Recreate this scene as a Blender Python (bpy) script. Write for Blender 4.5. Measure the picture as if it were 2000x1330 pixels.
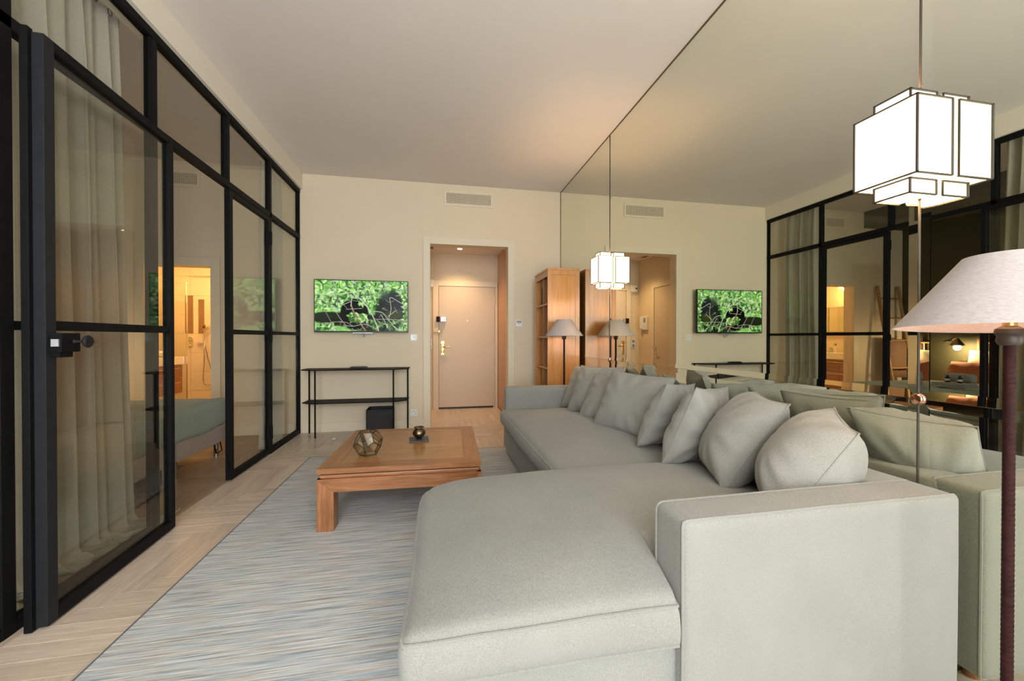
import bpy, bmesh, math, random
import numpy as np
from mathutils import Vector, Matrix, noise

random.seed(7)
PI = math.pi
scene = bpy.context.scene
for o in list(bpy.data.objects):
    bpy.data.objects.remove(o)

# ------------------------------------------------------------------ camera
cam_d = bpy.data.cameras.new('camera')
cam = bpy.data.objects.new('camera', cam_d)
scene.collection.objects.link(cam)
cam_d.sensor_width = 36.0
cam_d.lens = 762.0 / 2000.0 * 36.0
cam_d.clip_start = 0.02
YAW = math.atan(147 / 762.0)
cam.location = (0, 0, 1.17)
cam.rotation_euler = (math.radians(90 - 0.38), 0, -YAW)
scene.camera = cam

# ------------------------------------------------------------------ world, daylight, exposure
world = bpy.data.worlds.new('world')
scene.world = world
world.use_nodes = True
wn = world.node_tree.nodes
wbg = wn['Background']
wbg.inputs[0].default_value = (0.80, 0.90, 1.0, 1)
wbg.inputs[1].default_value = 1.2

def area_light(name, loc, rot, sx, sy, power, col):
    d = bpy.data.lights.new(name, 'AREA')
    d.shape = 'RECTANGLE'
    d.size, d.size_y = sx, sy
    d.energy = power
    d.color = col
    o = bpy.data.objects.new(name, d)
    scene.collection.objects.link(o)
    o.location = loc
    o.rotation_euler = rot
    return o

# daylight entering through the two real window openings of the facade behind the camera
area_light('daylight_living', (0.0, -1.44, 1.5), (math.radians(85), 0, 0), 2.5, 2.5, 94, (0.92, 0.96, 1.0))
area_light('daylight_bedroom', (-3.0, -1.44, 1.5), (math.radians(80), 0, 0), 1.8, 2.3, 8, (1.0, 0.88, 0.70))

vs = scene.view_settings
vs.view_transform = 'Standard'
vs.look = 'None'
vs.gamma = 1.0
vs.use_curve_mapping = False
vs.exposure = 0.88

# ------------------------------------------------------------------ materials
MATS = {}
def nodes_of(name):
    m = bpy.data.materials.new(name)
    m.use_nodes = True
    nt = m.node_tree
    b = nt.nodes['Principled BSDF']
    MATS[name] = m
    return m, nt, b

def N(nt, typ, **kw):
    n = nt.nodes.new(typ)
    for k, v in kw.items():
        setattr(n, k, v)
    return n

def coords(nt, scale=(1, 1, 1), rot=(0, 0, 0), kind='Object', shift=False):
    tc = N(nt, 'ShaderNodeTexCoord')
    mp = N(nt, 'ShaderNodeMapping')
    mp.inputs['Scale'].default_value = scale
    mp.inputs['Rotation'].default_value = rot
    nt.links.new(tc.outputs[kind], mp.inputs['Vector'])
    if shift:
        oi = N(nt, 'ShaderNodeObjectInfo')
        mu = N(nt, 'ShaderNodeMath', operation='MULTIPLY')
        mu.inputs[1].default_value = 37.0
        nt.links.new(oi.outputs['Random'], mu.inputs[0])
        cb = N(nt, 'ShaderNodeCombineXYZ')
        for i in range(3):
            nt.links.new(mu.outputs[0], cb.inputs[i])
        nt.links.new(cb.outputs[0], mp.inputs['Location'])
    return mp.outputs['Vector']

def ramp(nt, fac, stops):
    r = N(nt, 'ShaderNodeValToRGB')
    el = r.color_ramp.elements
    while len(el) > 1:
        el.remove(el[-1])
    el[0].position = stops[0][0]
    el[0].color = (*stops[0][1], 1)
    for p, c in stops[1:]:
        e = el.new(p)
        e.color = (*c, 1)
    nt.links.new(fac, r.inputs['Fac'])
    return r.outputs['Color']

def noise_tex(nt, vec, scale, detail=4, rough=0.55, dist=0.0):
    n = N(nt, 'ShaderNodeTexNoise')
    n.inputs['Scale'].default_value = scale
    n.inputs['Detail'].default_value = detail
    n.inputs['Roughness'].default_value = rough
    n.inputs['Distortion'].default_value = dist
    nt.links.new(vec, n.inputs['Vector'])
    return n.outputs['Fac']

def bump(nt, b, h, strength=0.2, dist=0.002):
    n = N(nt, 'ShaderNodeBump')
    n.inputs['Strength'].default_value = strength
    n.inputs['Distance'].default_value = dist
    nt.links.new(h, n.inputs['Height'])
    nt.links.new(n.outputs[0], b.inputs['Normal'])

def plain(name, col, rough=0.5, metal=0.0, vary=0.06, scale=6.0, bumps=0.0, spec=None, emit=None, estr=0.0):
    m, nt, b = nodes_of(name)
    v = coords(nt)
    f = noise_tex(nt, v, scale, 3)
    lo = tuple(max(0, c * (1 - vary)) for c in col)
    hi = tuple(min(1, c * (1 + vary)) for c in col)
    nt.links.new(ramp(nt, f, [(0.3, lo), (0.7, hi)]), b.inputs['Base Color'])
    b.inputs['Roughness'].default_value = rough
    b.inputs['Metallic'].default_value = metal
    if spec is not None:
        b.inputs['Specular IOR Level'].default_value = spec
    if bumps:
        f2 = noise_tex(nt, v, scale * 25, 3)
        bump(nt, b, f2, bumps, 0.002)
    if emit:
        b.inputs['Emission Color'].default_value = (*emit, 1)
        b.inputs['Emission Strength'].default_value = estr
    return m

def wood(name, stops, scale=(1.2, 14, 14), rough=0.4, shift=True, gscale=2.0, dist=0.6, coat=0.0):
    """grain runs along the local X axis when scale=(small, big, big)"""
    m, nt, b = nodes_of(name)
    v = coords(nt, scale, shift=shift)
    f = noise_tex(nt, v, gscale, 6, 0.6, dist)
    c = ramp(nt, f, stops)
    v2 = coords(nt, tuple(s * 5 for s in scale), shift=shift)
    f2 = noise_tex(nt, v2, gscale, 3, 0.5)
    mx = N(nt, 'ShaderNodeMixRGB', blend_type='MULTIPLY')
    mx.inputs['Fac'].default_value = 0.35
    nt.links.new(c, mx.inputs['Color1'])
    nt.links.new(ramp(nt, f2, [(0.35, (0.62, 0.58, 0.55)), (0.6, (1, 1, 1))]), mx.inputs['Color2'])
    out = mx.outputs[0]
    if shift:
        oi = N(nt, 'ShaderNodeObjectInfo')
        mx2 = N(nt, 'ShaderNodeMixRGB', blend_type='MULTIPLY')
        mx2.inputs['Fac'].default_value = 1.0
        nt.links.new(out, mx2.inputs['Color1'])
        nt.links.new(ramp(nt, oi.outputs['Random'], [(0.0, (0.88, 0.86, 0.84)), (1.0, (1.06, 1.05, 1.04))]), mx2.inputs['Color2'])
        out = mx2.outputs[0]
    nt.links.new(out, b.inputs['Base Color'])
    b.inputs['Roughness'].default_value = rough
    b.inputs['Coat Weight'].default_value = coat
    b.inputs['Coat Roughness'].default_value = 0.15
    bump(nt, b, f2, 0.08, 0.001)
    return m

def fabric(name, c1, c2, scale=320, rough=0.92, b_str=0.25, sheen=0.15, transl=0.0):
    m, nt, b = nodes_of(name)
    v = coords(nt)
    w1 = N(nt, 'ShaderNodeTexNoise')
    w1.inputs['Scale'].default_value = 1.0
    w1.inputs['Detail'].default_value = 3
    va = coords(nt, (scale, scale * 0.35, scale))
    nt.links.new(va, w1.inputs['Vector'])
    big = noise_tex(nt, v, 5, 4)
    mth = N(nt, 'ShaderNodeMath', operation='MULTIPLY_ADD')
    nt.links.new(w1.outputs['Fac'], mth.inputs[0])
    mth.inputs[1].default_value = 0.80
    mb = N(nt, 'ShaderNodeMath', operation='MULTIPLY')
    nt.links.new(big, mb.inputs[0])
    mb.inputs[1].default_value = 0.20
    nt.links.new(mb.outputs[0], mth.inputs[2])
    nt.links.new(ramp(nt, mth.outputs[0], [(0.35, c1), (0.65, c2)]), b.inputs['Base Color'])
    b.inputs['Roughness'].default_value = rough
    b.inputs['Specular IOR Level'].default_value = 0.15
    b.inputs['Sheen Weight'].default_value = sheen
    bump(nt, b, w1.outputs['Fac'], b_str, 0.0012)
    if transl:
        tr = N(nt, 'ShaderNodeBsdfTranslucent')
        tr.inputs['Color'].default_value = (*c2, 1)
        ms = N(nt, 'ShaderNodeMixShader')
        ms.inputs[0].default_value = transl
        out = nt.nodes['Material Output']
        nt.links.new(b.outputs[0], ms.inputs[1])
        nt.links.new(tr.outputs[0], ms.inputs[2])
        nt.links.new(ms.outputs[0], out.inputs['Surface'])
    return m

def glass(name, tint, f0=0.045, boost=0.96, rough=0.0, dirt=0.0):
    m = bpy.data.materials.new(name)
    m.use_nodes = True
    MATS[name] = m
    nt = m.node_tree
    nt.nodes.remove(nt.nodes['Principled BSDF'])
    out = nt.nodes['Material Output']
    tr = N(nt, 'ShaderNodeBsdfTransparent')
    tr.inputs[0].default_value = (*tint, 1)
    gl = N(nt, 'ShaderNodeBsdfGlossy')
    gl.inputs['Roughness'].default_value = rough
    gl.inputs['Color'].default_value = (0.95, 0.97, 0.95, 1)
    lw = N(nt, 'ShaderNodeLayerWeight')
    lw.inputs['Blend'].default_value = 0.5
    p = N(nt, 'ShaderNodeMath', operation='POWER')
    p.inputs[1].default_value = 5.0
    nt.links.new(lw.outputs['Facing'], p.inputs[0])
    ma = N(nt, 'ShaderNodeMath', operation='MULTIPLY_ADD')
    ma.inputs[1].default_value = boost
    ma.inputs[2].default_value = f0
    ma.use_clamp = True
    nt.links.new(p.outputs[0], ma.inputs[0])
    ms = N(nt, 'ShaderNodeMixShader')
    nt.links.new(ma.outputs[0], ms.inputs[0])
    nt.links.new(tr.outputs[0], ms.inputs[1])
    nt.links.new(gl.outputs[0], ms.inputs[2])
    nt.links.new(ms.outputs[0], out.inputs['Surface'])
    return m

plain('wall_paint', (0.73, 0.615, 0.445), 0.75, vary=0.015, scale=2, bumps=0.04)
plain('lintel_paint', (0.76, 0.69, 0.58), 0.75, vary=0.015, scale=2, bumps=0.04)
plain('ceiling_paint', (0.74, 0.685, 0.645), 0.85, vary=0.012, scale=2)
plain('trim_paint', (0.74, 0.64, 0.48), 0.5, vary=0.015, scale=2)
plain('olive_paint', (0.075, 0.070, 0.036), 0.7, vary=0.04, scale=2)
plain('door_paint', (0.62, 0.51, 0.38), 0.45, vary=0.015, scale=2)
plain('black_steel', (0.006, 0.006, 0.0065), 0.55, 0.0, vary=0.15, scale=20, spec=0.10)
plain('dark_grey_steel', (0.016, 0.0165, 0.018), 0.55, 0.0, vary=0.12, scale=14, spec=0.15)
plain('steel', (0.62, 0.62, 0.60), 0.25, 1.0, vary=0.05)
plain('chrome', (0.80, 0.79, 0.76), 0.08, 1.0, vary=0.02)
plain('brass', (0.72, 0.50, 0.16), 0.22, 1.0, vary=0.06)
plain('copper', (0.72, 0.42, 0.32), 0.12, 1.0, vary=0.04)
plain('aged_bronze', (0.17, 0.13, 0.085), 0.30, 1.0, vary=0.35, scale=30, bumps=0.15)
plain('dark_edge', (0.030, 0.020, 0.013), 0.5, vary=0.2)
plain('gilt_edge', (0.16, 0.12, 0.06), 0.4, 0.6, vary=0.1)
plain('white_plastic', (0.78, 0.78, 0.75), 0.35, vary=0.02)
plain('silver_plastic', (0.50, 0.51, 0.50), 0.3, 0.6, vary=0.03)
plain('grey_plastic', (0.25, 0.25, 0.25), 0.4, vary=0.03)
plain('black_plastic', (0.010, 0.010, 0.011), 0.35, vary=0.1, spec=0.4)
plain('matt_black', (0.014, 0.013, 0.013), 0.6, vary=0.15, spec=0.3)
plain('vent_dark', (0.20, 0.155, 0.10), 0.8, vary=0.1)
plain('slate', (0.060, 0.068, 0.075), 0.55, vary=0.15, scale=30, bumps=0.2)
plain('white_ceramic', (0.85, 0.82, 0.74), 0.15, vary=0.01)
plain('bath_wall', (0.80, 0.70, 0.50), 0.5, vary=0.01)
plain('tile_cream', (0.80, 0.70, 0.50), 0.25, vary=0.03, scale=3)
plain('niche_brown', (0.30, 0.17, 0.07), 0.5, vary=0.08)
plain('grout', (0.62, 0.54, 0.38), 0.8, vary=0.03)
plain('leather_brown', (0.026, 0.007, 0.006), 0.55, vary=0.3, scale=60, bumps=0.35, spec=0.12)
plain('bamboo', (0.36, 0.19, 0.07), 0.45, vary=0.2, scale=14)
plain('pale_cane', (0.62, 0.47, 0.24), 0.5, vary=0.12, scale=20)
plain('bottle_black', (0.012, 0.013, 0.012), 0.2, vary=0.1)
plain('label_white', (0.7, 0.68, 0.6), 0.6, vary=0.05)
plain('plaster_disc', (0.80, 0.78, 0.72), 0.5, vary=0.02)
plain('lit_bulb', (1, 0.9, 0.7), 0.4, emit=(1.0, 0.80, 0.50), estr=14.0)
plain('lit_paper', (0.85, 0.80, 0.68), 0.7, vary=0.02, emit=(1.0, 0.84, 0.58), estr=0.78)
plain('lit_spot', (1, 0.9, 0.7), 0.4, emit=(1.0, 0.75, 0.42), estr=9.0)

wood('parquet', [(0.25, (0.53, 0.425, 0.325)), (0.5, (0.65, 0.535, 0.425)), (0.75, (0.72, 0.61, 0.495))], (0.9, 12, 12), 0.30, True, 2.2, 0.8)
wood('parquet_dim', [(0.25, (0.30, 0.20, 0.125)), (0.5, (0.37, 0.255, 0.165)), (0.75, (0.43, 0.31, 0.21))], (0.9, 12, 12), 0.42, True, 2.2, 0.8)  # darker copy of the parquet: the bedroom's dim light put into the colour
wood('table_wood', [(0.25, (0.20, 0.075, 0.026)), (0.5, (0.33, 0.135, 0.050)), (0.72, (0.44, 0.20, 0.082))], (1.3, 16, 16), 0.36, True, 2.4, 1.2, 0.10)
wood('table_panel', [(0.25, (0.27, 0.115, 0.034)), (0.5, (0.36, 0.165, 0.050)), (0.72, (0.43, 0.21, 0.070))], (0.9, 7, 7), 0.28, True, 2.0, 0.9, 0.15)
wood('oak', [(0.25, (0.42, 0.175, 0.045)), (0.5, (0.53, 0.24, 0.066)), (0.75, (0.60, 0.30, 0.095))], (16, 16, 0.7), 0.30, True, 2.0, 1.0, 0.2)
wood('oak_dark', [(0.25, (0.26, 0.105, 0.036)), (0.5, (0.34, 0.15, 0.055)), (0.75, (0.42, 0.20, 0.08))], (16, 16, 0.7), 0.4, True, 2.0, 1.0)
wood('walnut', [(0.25, (0.24, 0.10, 0.042)), (0.5, (0.34, 0.155, 0.07)), (0.75, (0.43, 0.22, 0.10))], (18, 1.2, 18), 0.35, True, 2.0, 1.0)

fabric('sofa_linen', (0.205, 0.203, 0.178), (0.285, 0.282, 0.250), 420)
fabric('cushion_linen', (0.228, 0.222, 0.192), (0.312, 0.305, 0.268), 420, b_str=0.3)
fabric('curtain_linen', (0.55, 0.52, 0.445), (0.69, 0.66, 0.575), 260, transl=0.25)
fabric('duvet_sage', (0.25, 0.30, 0.25), (0.34, 0.40, 0.34), 260)
fabric('sheet_white', (0.62, 0.58, 0.46), (0.72, 0.68, 0.55), 260)
fabric('base_taupe', (0.34, 0.27, 0.23), (0.44, 0.36, 0.31), 300)
fabric('terracotta', (0.42, 0.13, 0.055), (0.56, 0.19, 0.085), 120, b_str=0.5)
fabric('pillow_cream', (0.62, 0.58, 0.42), (0.72, 0.68, 0.52), 220)
fabric('towel_grey', (0.30, 0.30, 0.28), (0.42, 0.42, 0.39), 160, b_str=0.6)
fabric('towel_brown', (0.16, 0.09, 0.055), (0.22, 0.13, 0.08), 160, b_str=0.6)
fabric('shade_linen', (0.44, 0.385, 0.36), (0.54, 0.48, 0.455), 260, b_str=0.15, transl=0.15)
fabric('shade_lining', (0.62, 0.40, 0.32), (0.70, 0.47, 0.38), 200, b_str=0.1)
glass('pane_glass', (0.945, 0.94, 0.91), 0.03, 0.95)
glass('terrarium_glass', (0.90, 0.88, 0.82), 0.14, 0.85, 0.02)
glass('shower_glass', (0.95, 0.95, 0.92), 0.03, 0.6)

# mirror: silvered glass with a faint green tint
m, nt, b = nodes_of('mirror_silver')
v = coords(nt)
f = noise_tex(nt, v, 1.5, 2)
nt.links.new(ramp(nt, f, [(0.3, (0.80, 0.815, 0.705)), (0.7, (0.81, 0.825, 0.715))]), b.inputs['Base Color'])
b.inputs['Metallic'].default_value = 1.0
b.inputs['Roughness'].default_value = 0.0

# rug: woven striations running across the room
m, nt, b = nodes_of('rug_weave')
v1 = coords(nt, (3.0, 130, 1))
f1 = noise_tex(nt, v1, 1.0, 4, 0.6)
v2 = coords(nt, (5.5, 240, 1))
f2 = noise_tex(nt, v2, 1.0, 3, 0.6)
v3 = coords(nt, (2.6, 105, 1))
f3 = noise_tex(nt, v3, 1.0, 3, 0.6)
c1 = ramp(nt, f1, [(0.36, (0.17, 0.195, 0.21)), (0.46, (0.39, 0.405, 0.40)), (0.53, (0.56, 0.55, 0.52)), (0.64, (0.76, 0.74, 0.69))])
c2 = ramp(nt, f3, [(0.38, (0.27, 0.41, 0.53)), (0.47, (0.54, 0.60, 0.63)), (0.54, (0.60, 0.53, 0.45)), (0.63, (0.38, 0.28, 0.22))])
mx = N(nt, 'ShaderNodeMixRGB', blend_type='MIX')
nt.links.new(ramp(nt, f2, [(0.42, (0, 0, 0)), (0.58, (0.8, 0.8, 0.8))]), mx.inputs['Fac'])
nt.links.new(c1, mx.inputs['Color1'])
nt.links.new(c2, mx.inputs['Color2'])
nt.links.new(mx.outputs[0], b.inputs['Base Color'])
b.inputs['Roughness'].default_value = 0.85
b.inputs['Specular IOR Level'].default_value = 0.2
bump(nt, b, f2, 0.35, 0.002)
plain('rug_binding', (0.13, 0.14, 0.15), 0.8)

# TV picture: colours stored on the screen mesh
m, nt, b = nodes_of('tv_picture')
at = N(nt, 'ShaderNodeAttribute')
at.attribute_name = 'picture'
nt.links.new(at.outputs['Color'], b.inputs['Emission Color'])
b.inputs['Emission Strength'].default_value = 0.85
b.inputs['Base Color'].default_value = (0.004, 0.004, 0.004, 1)
b.inputs['Roughness'].default_value = 0.25
b.inputs['Specular IOR Level'].default_value = 0.12

# ------------------------------------------------------------------ mesh helpers
class MB:
    def __init__(self):
        self.v, self.f = [], []
    def add(self, vs_, fs_):
        n = len(self.v)
        self.v += [tuple(p) for p in vs_]
        self.f += [tuple(i + n for i in f) for f in fs_]
        return self
    def box(self, x0, x1, y0, y1, z0, z1):
        if x0 > x1: x0, x1 = x1, x0
        if y0 > y1: y0, y1 = y1, y0
        if z0 > z1: z0, z1 = z1, z0
        self.add([(x0, y0, z0), (x1, y0, z0), (x1, y1, z0), (x0, y1, z0), (x0, y0, z1), (x1, y0, z1), (x1, y1, z1), (x0, y1, z1)],
                 [(0, 3, 2, 1), (4, 5, 6, 7), (0, 1, 5, 4), (1, 2, 6, 5), (2, 3, 7, 6), (3, 0, 4, 7)])
        return self
    def cbox(self, x0, x1, y0, y1, z0, z1, c=0.003):
        """box with chamfered edges"""
        bm = bmesh.new()
        bmesh.ops.create_cube(bm, size=1)
        for q in bm.verts:
            q.co = Vector(((x0 + x1) / 2 + q.co.x * (x1 - x0), (y0 + y1) / 2 + q.co.y * (y1 - y0), (z0 + z1) / 2 + q.co.z * (z1 - z0)))
        bmesh.ops.bevel(bm, geom=bm.edges[:], offset=c, segments=2, affect='EDGES', profile=0.6)
        self.frombm(bm)
        return self
    def frombm(self, bm):
        bm.verts.ensure_lookup_table()
        bm.verts.index_update()
        self.add([q.co[:] for q in bm.verts], [[q.index for q in f.verts] for f in bm.faces])
        bm.free()
        return self
    def prism(self, poly, z0, z1):
        n = len(poly)
        self.add([(x, y, z0) for x, y in poly] + [(x, y, z1) for x, y in poly],
                 [tuple(range(n - 1, -1, -1)), tuple(range(n, 2 * n))] + [(i, (i + 1) % n, n + (i + 1) % n, n + i) for i in range(n)])
        return self
    def tube(self, pts, r, seg=8, closed=False, cap=True):
        pts = [Vector(p) for p in pts]
        n = len(pts)
        rs = r if isinstance(r, (list, tuple)) else [r] * n
        vs_, fs_ = [], []
        up = None
        for i, p in enumerate(pts):
            if closed:
                t = (pts[(i + 1) % n] - pts[i - 1])
            else:
                t = pts[min(i + 1, n - 1)] - pts[max(i - 1, 0)]
            t.normalize()
            if up is None:
                a = Vector((0, 0, 1)) if abs(t.z) < 0.9 else Vector((1, 0, 0))
                up = (a - t * a.dot(t)).normalized()
            else:
                up = up - t * up.dot(t)
                up = up.normalized() if up.length > 1e-6 else t.orthogonal().normalized()
            sd = t.cross(up)
            for k in range(seg):
                a = 2 * PI * k / seg
                vs_.append(p + (up * math.cos(a) + sd * math.sin(a)) * rs[i])
        m_ = n if closed else n - 1
        for i in range(m_):
            j = (i + 1) % n
            for k in range(seg):
                l = (k + 1) % seg
                fs_.append((i * seg + k, i * seg + l, j * seg + l, j * seg + k))
        if cap and not closed:
            fs_.append(tuple(range(seg - 1, -1, -1)))
            fs_.append(tuple((n - 1) * seg + k for k in range(seg)))
        self.add(vs_, fs_)
        return self
    def cyl(self, p0, p1, r, seg=16):
        return self.tube([p0, p1], r, seg)
    def lathe(self, prof, c=(0, 0, 0), seg=32, axis='Z'):
        vs_, fs_ = [], []
        for r, z in prof:
            for k in range(seg):
                a = 2 * PI * k / seg
                if axis == 'Z':
                    vs_.append((c[0] + r * math.cos(a), c[1] + r * math.sin(a), c[2] + z))
                elif axis == 'X':
                    vs_.append((c[0] + z, c[1] + r * math.cos(a), c[2] + r * math.sin(a)))
                else:
                    vs_.append((c[0] + r * math.sin(a), c[1] + z, c[2] + r * math.cos(a)))
        for i in range(len(prof) - 1):
            for k in range(seg):
                l = (k + 1) % seg
                fs_.append((i * seg + k, i * seg + l, (i + 1) * seg + l, (i + 1) * seg + k))
        self.add(vs_, fs_)
        return self

COL = scene.collection
def link_mesh(name, me, material, parent=None, smooth=False):
    o = bpy.data.objects.new(name, me)
    COL.objects.link(o)
    if material:
        me.materials.append(MATS[material])
    if smooth:
        me.polygons.foreach_set('use_smooth', [True] * len(me.polygons))
    if parent:
        o.parent = parent
        o.matrix_parent_inverse = Matrix.Identity(4)
        # meshes are written in world coordinates; compensate for the parent's placement
        o.matrix_local = parent_inv(parent)
    return o

def world_of(o):
    M = Matrix.Translation(o.location) @ o.rotation_euler.to_matrix().to_4x4()
    return world_of(o.parent) @ M if o.parent else M

def parent_inv(p):
    return world_of(p).inverted()

def build(mb, name, material, parent=None, smooth=False, local=False):
    """one mesh object; geometry in world space unless local=True (then in the parent's space)"""
    me = bpy.data.meshes.new(name)
    me.from_pydata(mb.v, [], mb.f)
    bm = bmesh.new()
    bm.from_mesh(me)
    bmesh.ops.recalc_face_normals(bm, faces=bm.faces[:])
    bm.to_mesh(me)
    bm.free()
    o = link_mesh(name, me, material, parent, smooth)
    if parent and local:
        o.matrix_local = Matrix.Identity(4)
    if smooth:
        try:
            me.set_sharp_from_angle(angle=math.radians(40))
        except Exception:
            pass
    return o

def tag(o, label=None, cat=None, group=None, kind=None):
    if label: o['label'] = label
    if cat: o['category'] = cat
    if group: o['group'] = group
    if kind: o['kind'] = kind
    return o

def thing(name, loc, label, cat, rz=0, group=None, kind=None):
    o = bpy.data.objects.new(name, None)
    o.empty_display_size = 0.1
    COL.objects.link(o)
    o.location = loc
    o.rotation_euler = (0, 0, rz)
    return tag(o, label, cat, group, kind)

def struct(mb, name, material, label, cat='wall', **kw):
    o = build(mb, name, material, **kw)
    return tag(o, label, cat, kind='structure')

def copy_tree(o, parent=None):
    c = o.copy()
    COL.objects.link(c)
    c.parent = parent
    for ch in list(o.children):
        d = copy_tree(ch, c)
        d.matrix_parent_inverse = ch.matrix_parent_inverse.copy()
        d.matrix_basis = ch.matrix_basis.copy()
    return c

def soft_box(mb, x0, x1, y0, y1, z0, z1, r=0.03, n=(24, 24, 6), crown=0.0, wr=0.0, seed=0, belly=0.0, fn=None, ring=None):
    """cushion-like rounded box with a crowned top and shallow wrinkles"""
    nx, ny, nz = n
    c = Vector(((x0 + x1) / 2, (y0 + y1) / 2, (z0 + z1) / 2))
    h = Vector(((x1 - x0) / 2, (y1 - y0) / 2, (z1 - z0) / 2))
    bm = bmesh.new()
    idx = {}
    def lin(nn, hh):
        out = []
        for i in range(nn + 1):
            t = -1 + 2 * i / nn
            t = math.copysign(1 - (1 - abs(t)) ** 1.25, t)
            out.append(t)
        return out
    lx, ly, lz = lin(nx, 0), lin(ny, 0), lin(nz, 0)
    def vert(i, j, k):
        key = (i, j, k)
        if key not in idx:
            u, v_, w = lx[i], ly[j], lz[k]
            p = Vector((u * h.x, v_ * h.y, w * h.z))
            inner = Vector((max(-h.x + r, min(h.x - r, p.x)), max(-h.y + r, min(h.y - r, p.y)), max(-h.z + r, min(h.z - r, p.z))))
            d = p - inner
            if d.length > 1e-9:
                p = inner + d.normalized() * r
            if w > 0:
                p.z += crown * (1 - abs(u) ** 3.5) * (1 - abs(v_) ** 3.5) * w
            if belly:
                q = (1 - w * w)
                ex = abs(u) ** 6
                ey = abs(v_) ** 6
                p.x += math.copysign(belly * q * ex, u) * (1 - abs(v_) ** 6 * 0.6)
                p.y += math.copysign(belly * q * ey, v_) * (1 - abs(u) ** 6 * 0.6)
            q = c + p
            if fn:
                q = fn(q, u, v_, w)
            if wr:
                nv = noise.noise_vector(Vector((q.x * 2.6 + seed, q.y * 2.6, q.z * 2.6)))
                n2 = noise.noise_vector(Vector((q.x * 8 + seed, q.y * 5, q.z * 8)))
                q = q + nv * wr + n2 * wr * 0.35
            idx[key] = bm.verts.new(q)
        return idx[key]
    def quad(a, b_, c_, d_):
        try:
            bm.faces.new((a, b_, c_, d_))
        except ValueError:
            pass
    for i in range(nx):
        for j in range(ny):
            quad(vert(i, j, 0), vert(i, j + 1, 0), vert(i + 1, j + 1, 0), vert(i + 1, j, 0))
            quad(vert(i, j, nz), vert(i + 1, j, nz), vert(i + 1, j + 1, nz), vert(i, j + 1, nz))
    for i in range(nx):
        for k in range(nz):
            quad(vert(i, 0, k), vert(i + 1, 0, k), vert(i + 1, 0, k + 1), vert(i, 0, k + 1))
            quad(vert(i, ny, k), vert(i, ny, k + 1), vert(i + 1, ny, k + 1), vert(i + 1, ny, k))
    for j in range(ny):
        for k in range(nz):
            quad(vert(0, j, k), vert(0, j, k + 1), vert(0, j + 1, k + 1), vert(0, j + 1, k))
            quad(vert(nx, j, k), vert(nx, j + 1, k), vert(nx, j + 1, k + 1), vert(nx, j, k + 1))
    mb.rings = []
    for ax, k in (ring or []):
        if ax == 'z':
            path = [(i, 0, k) for i in range(nx)] + [(nx, j, k) for j in range(ny)] + [(i, ny, k) for i in range(nx, 0, -1)] + [(0, j, k) for j in range(ny, 0, -1)]
        else:
            path = [(i, k, 0) for i in range(nx)] + [(nx, k, j) for j in range(nz)] + [(i, k, nz) for i in range(nx, 0, -1)] + [(0, k, j) for j in range(nz, 0, -1)]
        mb.rings.append([idx[q].co.copy() for q in path])
    mb.frombm(bm)
    return mb

def catmull(pts, n=8, closed=False):
    pts = [Vector(p) for p in pts]
    out = []
    m_ = len(pts)
    rng = range(m_ if closed else m_ - 1)
    for i in rng:
        p0 = pts[(i - 1) % m_] if closed or i > 0 else pts[0]
        p1 = pts[i]
        p2 = pts[(i + 1) % m_]
        p3 = pts[(i + 2) % m_] if closed or i + 2 < m_ else pts[-1]
        for k in range(n):
            t = k / n
            out.append(0.5 * ((2 * p1) + (-p0 + p2) * t + (2 * p0 - 5 * p1 + 4 * p2 - p3) * t * t + (-p0 + 3 * p1 - 3 * p2 + p3) * t ** 3))
    if not closed:
        out.append(pts[-1])
    return out

# ------------------------------------------------------------------ key dimensions (metres)
XL, XR = -1.645, 1.69          # glass partition plane, mirror face
YB, YF = 5.20, -1.45           # TV wall, facade behind the camera
ZC = 3.186                     # living-room ceiling
XBED = -4.30                   # olive wall of the bedroom
YHALL = 6.53
ZHALL = 2.556
POSTS = [4.34, 3.525, 2.69, 1.865, 1.03, 0.195, -0.64, YF]
ZTOP, ZTRAN, ZMID = 2.99, 2.41, 1.22

# ------------------------------------------------------------------ shell
mb = MB()
t = 0.15
xa, xb = XBED - 0.1, XR + 0.2
dx0, dx1, dz = -0.082, 0.947, 2.395
bx0, bx1, bz = -3.29, -2.615, 2.015
mb.box(xa, bx0, YB, YB + t, 0, 3.3).box(bx0, bx1, YB, YB + t, bz, 3.3).box(bx1, dx0, YB, YB + t, 0, 3.3)
mb.box(dx0, dx1, YB, YB + t, dz, 3.3).box(dx1, xb, YB, YB + t, 0, 3.3)
struct(mb, 'wall_back', 'wall_paint', 'beige painted end wall carrying the television and the hall doorway')
struct(MB().box(XR + 0.012, XR + 0.2, YF, YB, 0, 3.3), 'wall_right', 'wall_paint', 'beige wall behind the big mirror panels')
struct(MB().box(XL - 0.02, XR + 0.2, YF - 0.1, YB, ZC, ZC + 0.1), 'ceiling', 'ceiling_paint', 'plain off-white ceiling of the living room', 'ceiling')
struct(MB().box(XL - 0.13, XL + 0.03, YF, YB, ZTOP, ZC), 'wall_left', 'lintel_paint', 'pale lintel strip above the black glazed partition')
struct(MB().box(XBED - 0.1, XBED, YF, YB, 0, 3.3), 'wall_bedroom', 'olive_paint', 'dark olive bedroom wall behind the bed head')
struct(MB().box(XBED - 0.1, XL - 0.13, YF - 0.1, YB, 3.23, 3.33), 'ceiling_bedroom', 'ceiling_paint', 'bedroom ceiling seen through the glazed partition', 'ceiling')
struct(MB().box(XBED, -3.50, YF, YB, 2.97, 3.23), 'trim_1', 'olive_paint', 'dark olive soffit along the bedroom wall', 'trim')
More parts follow.
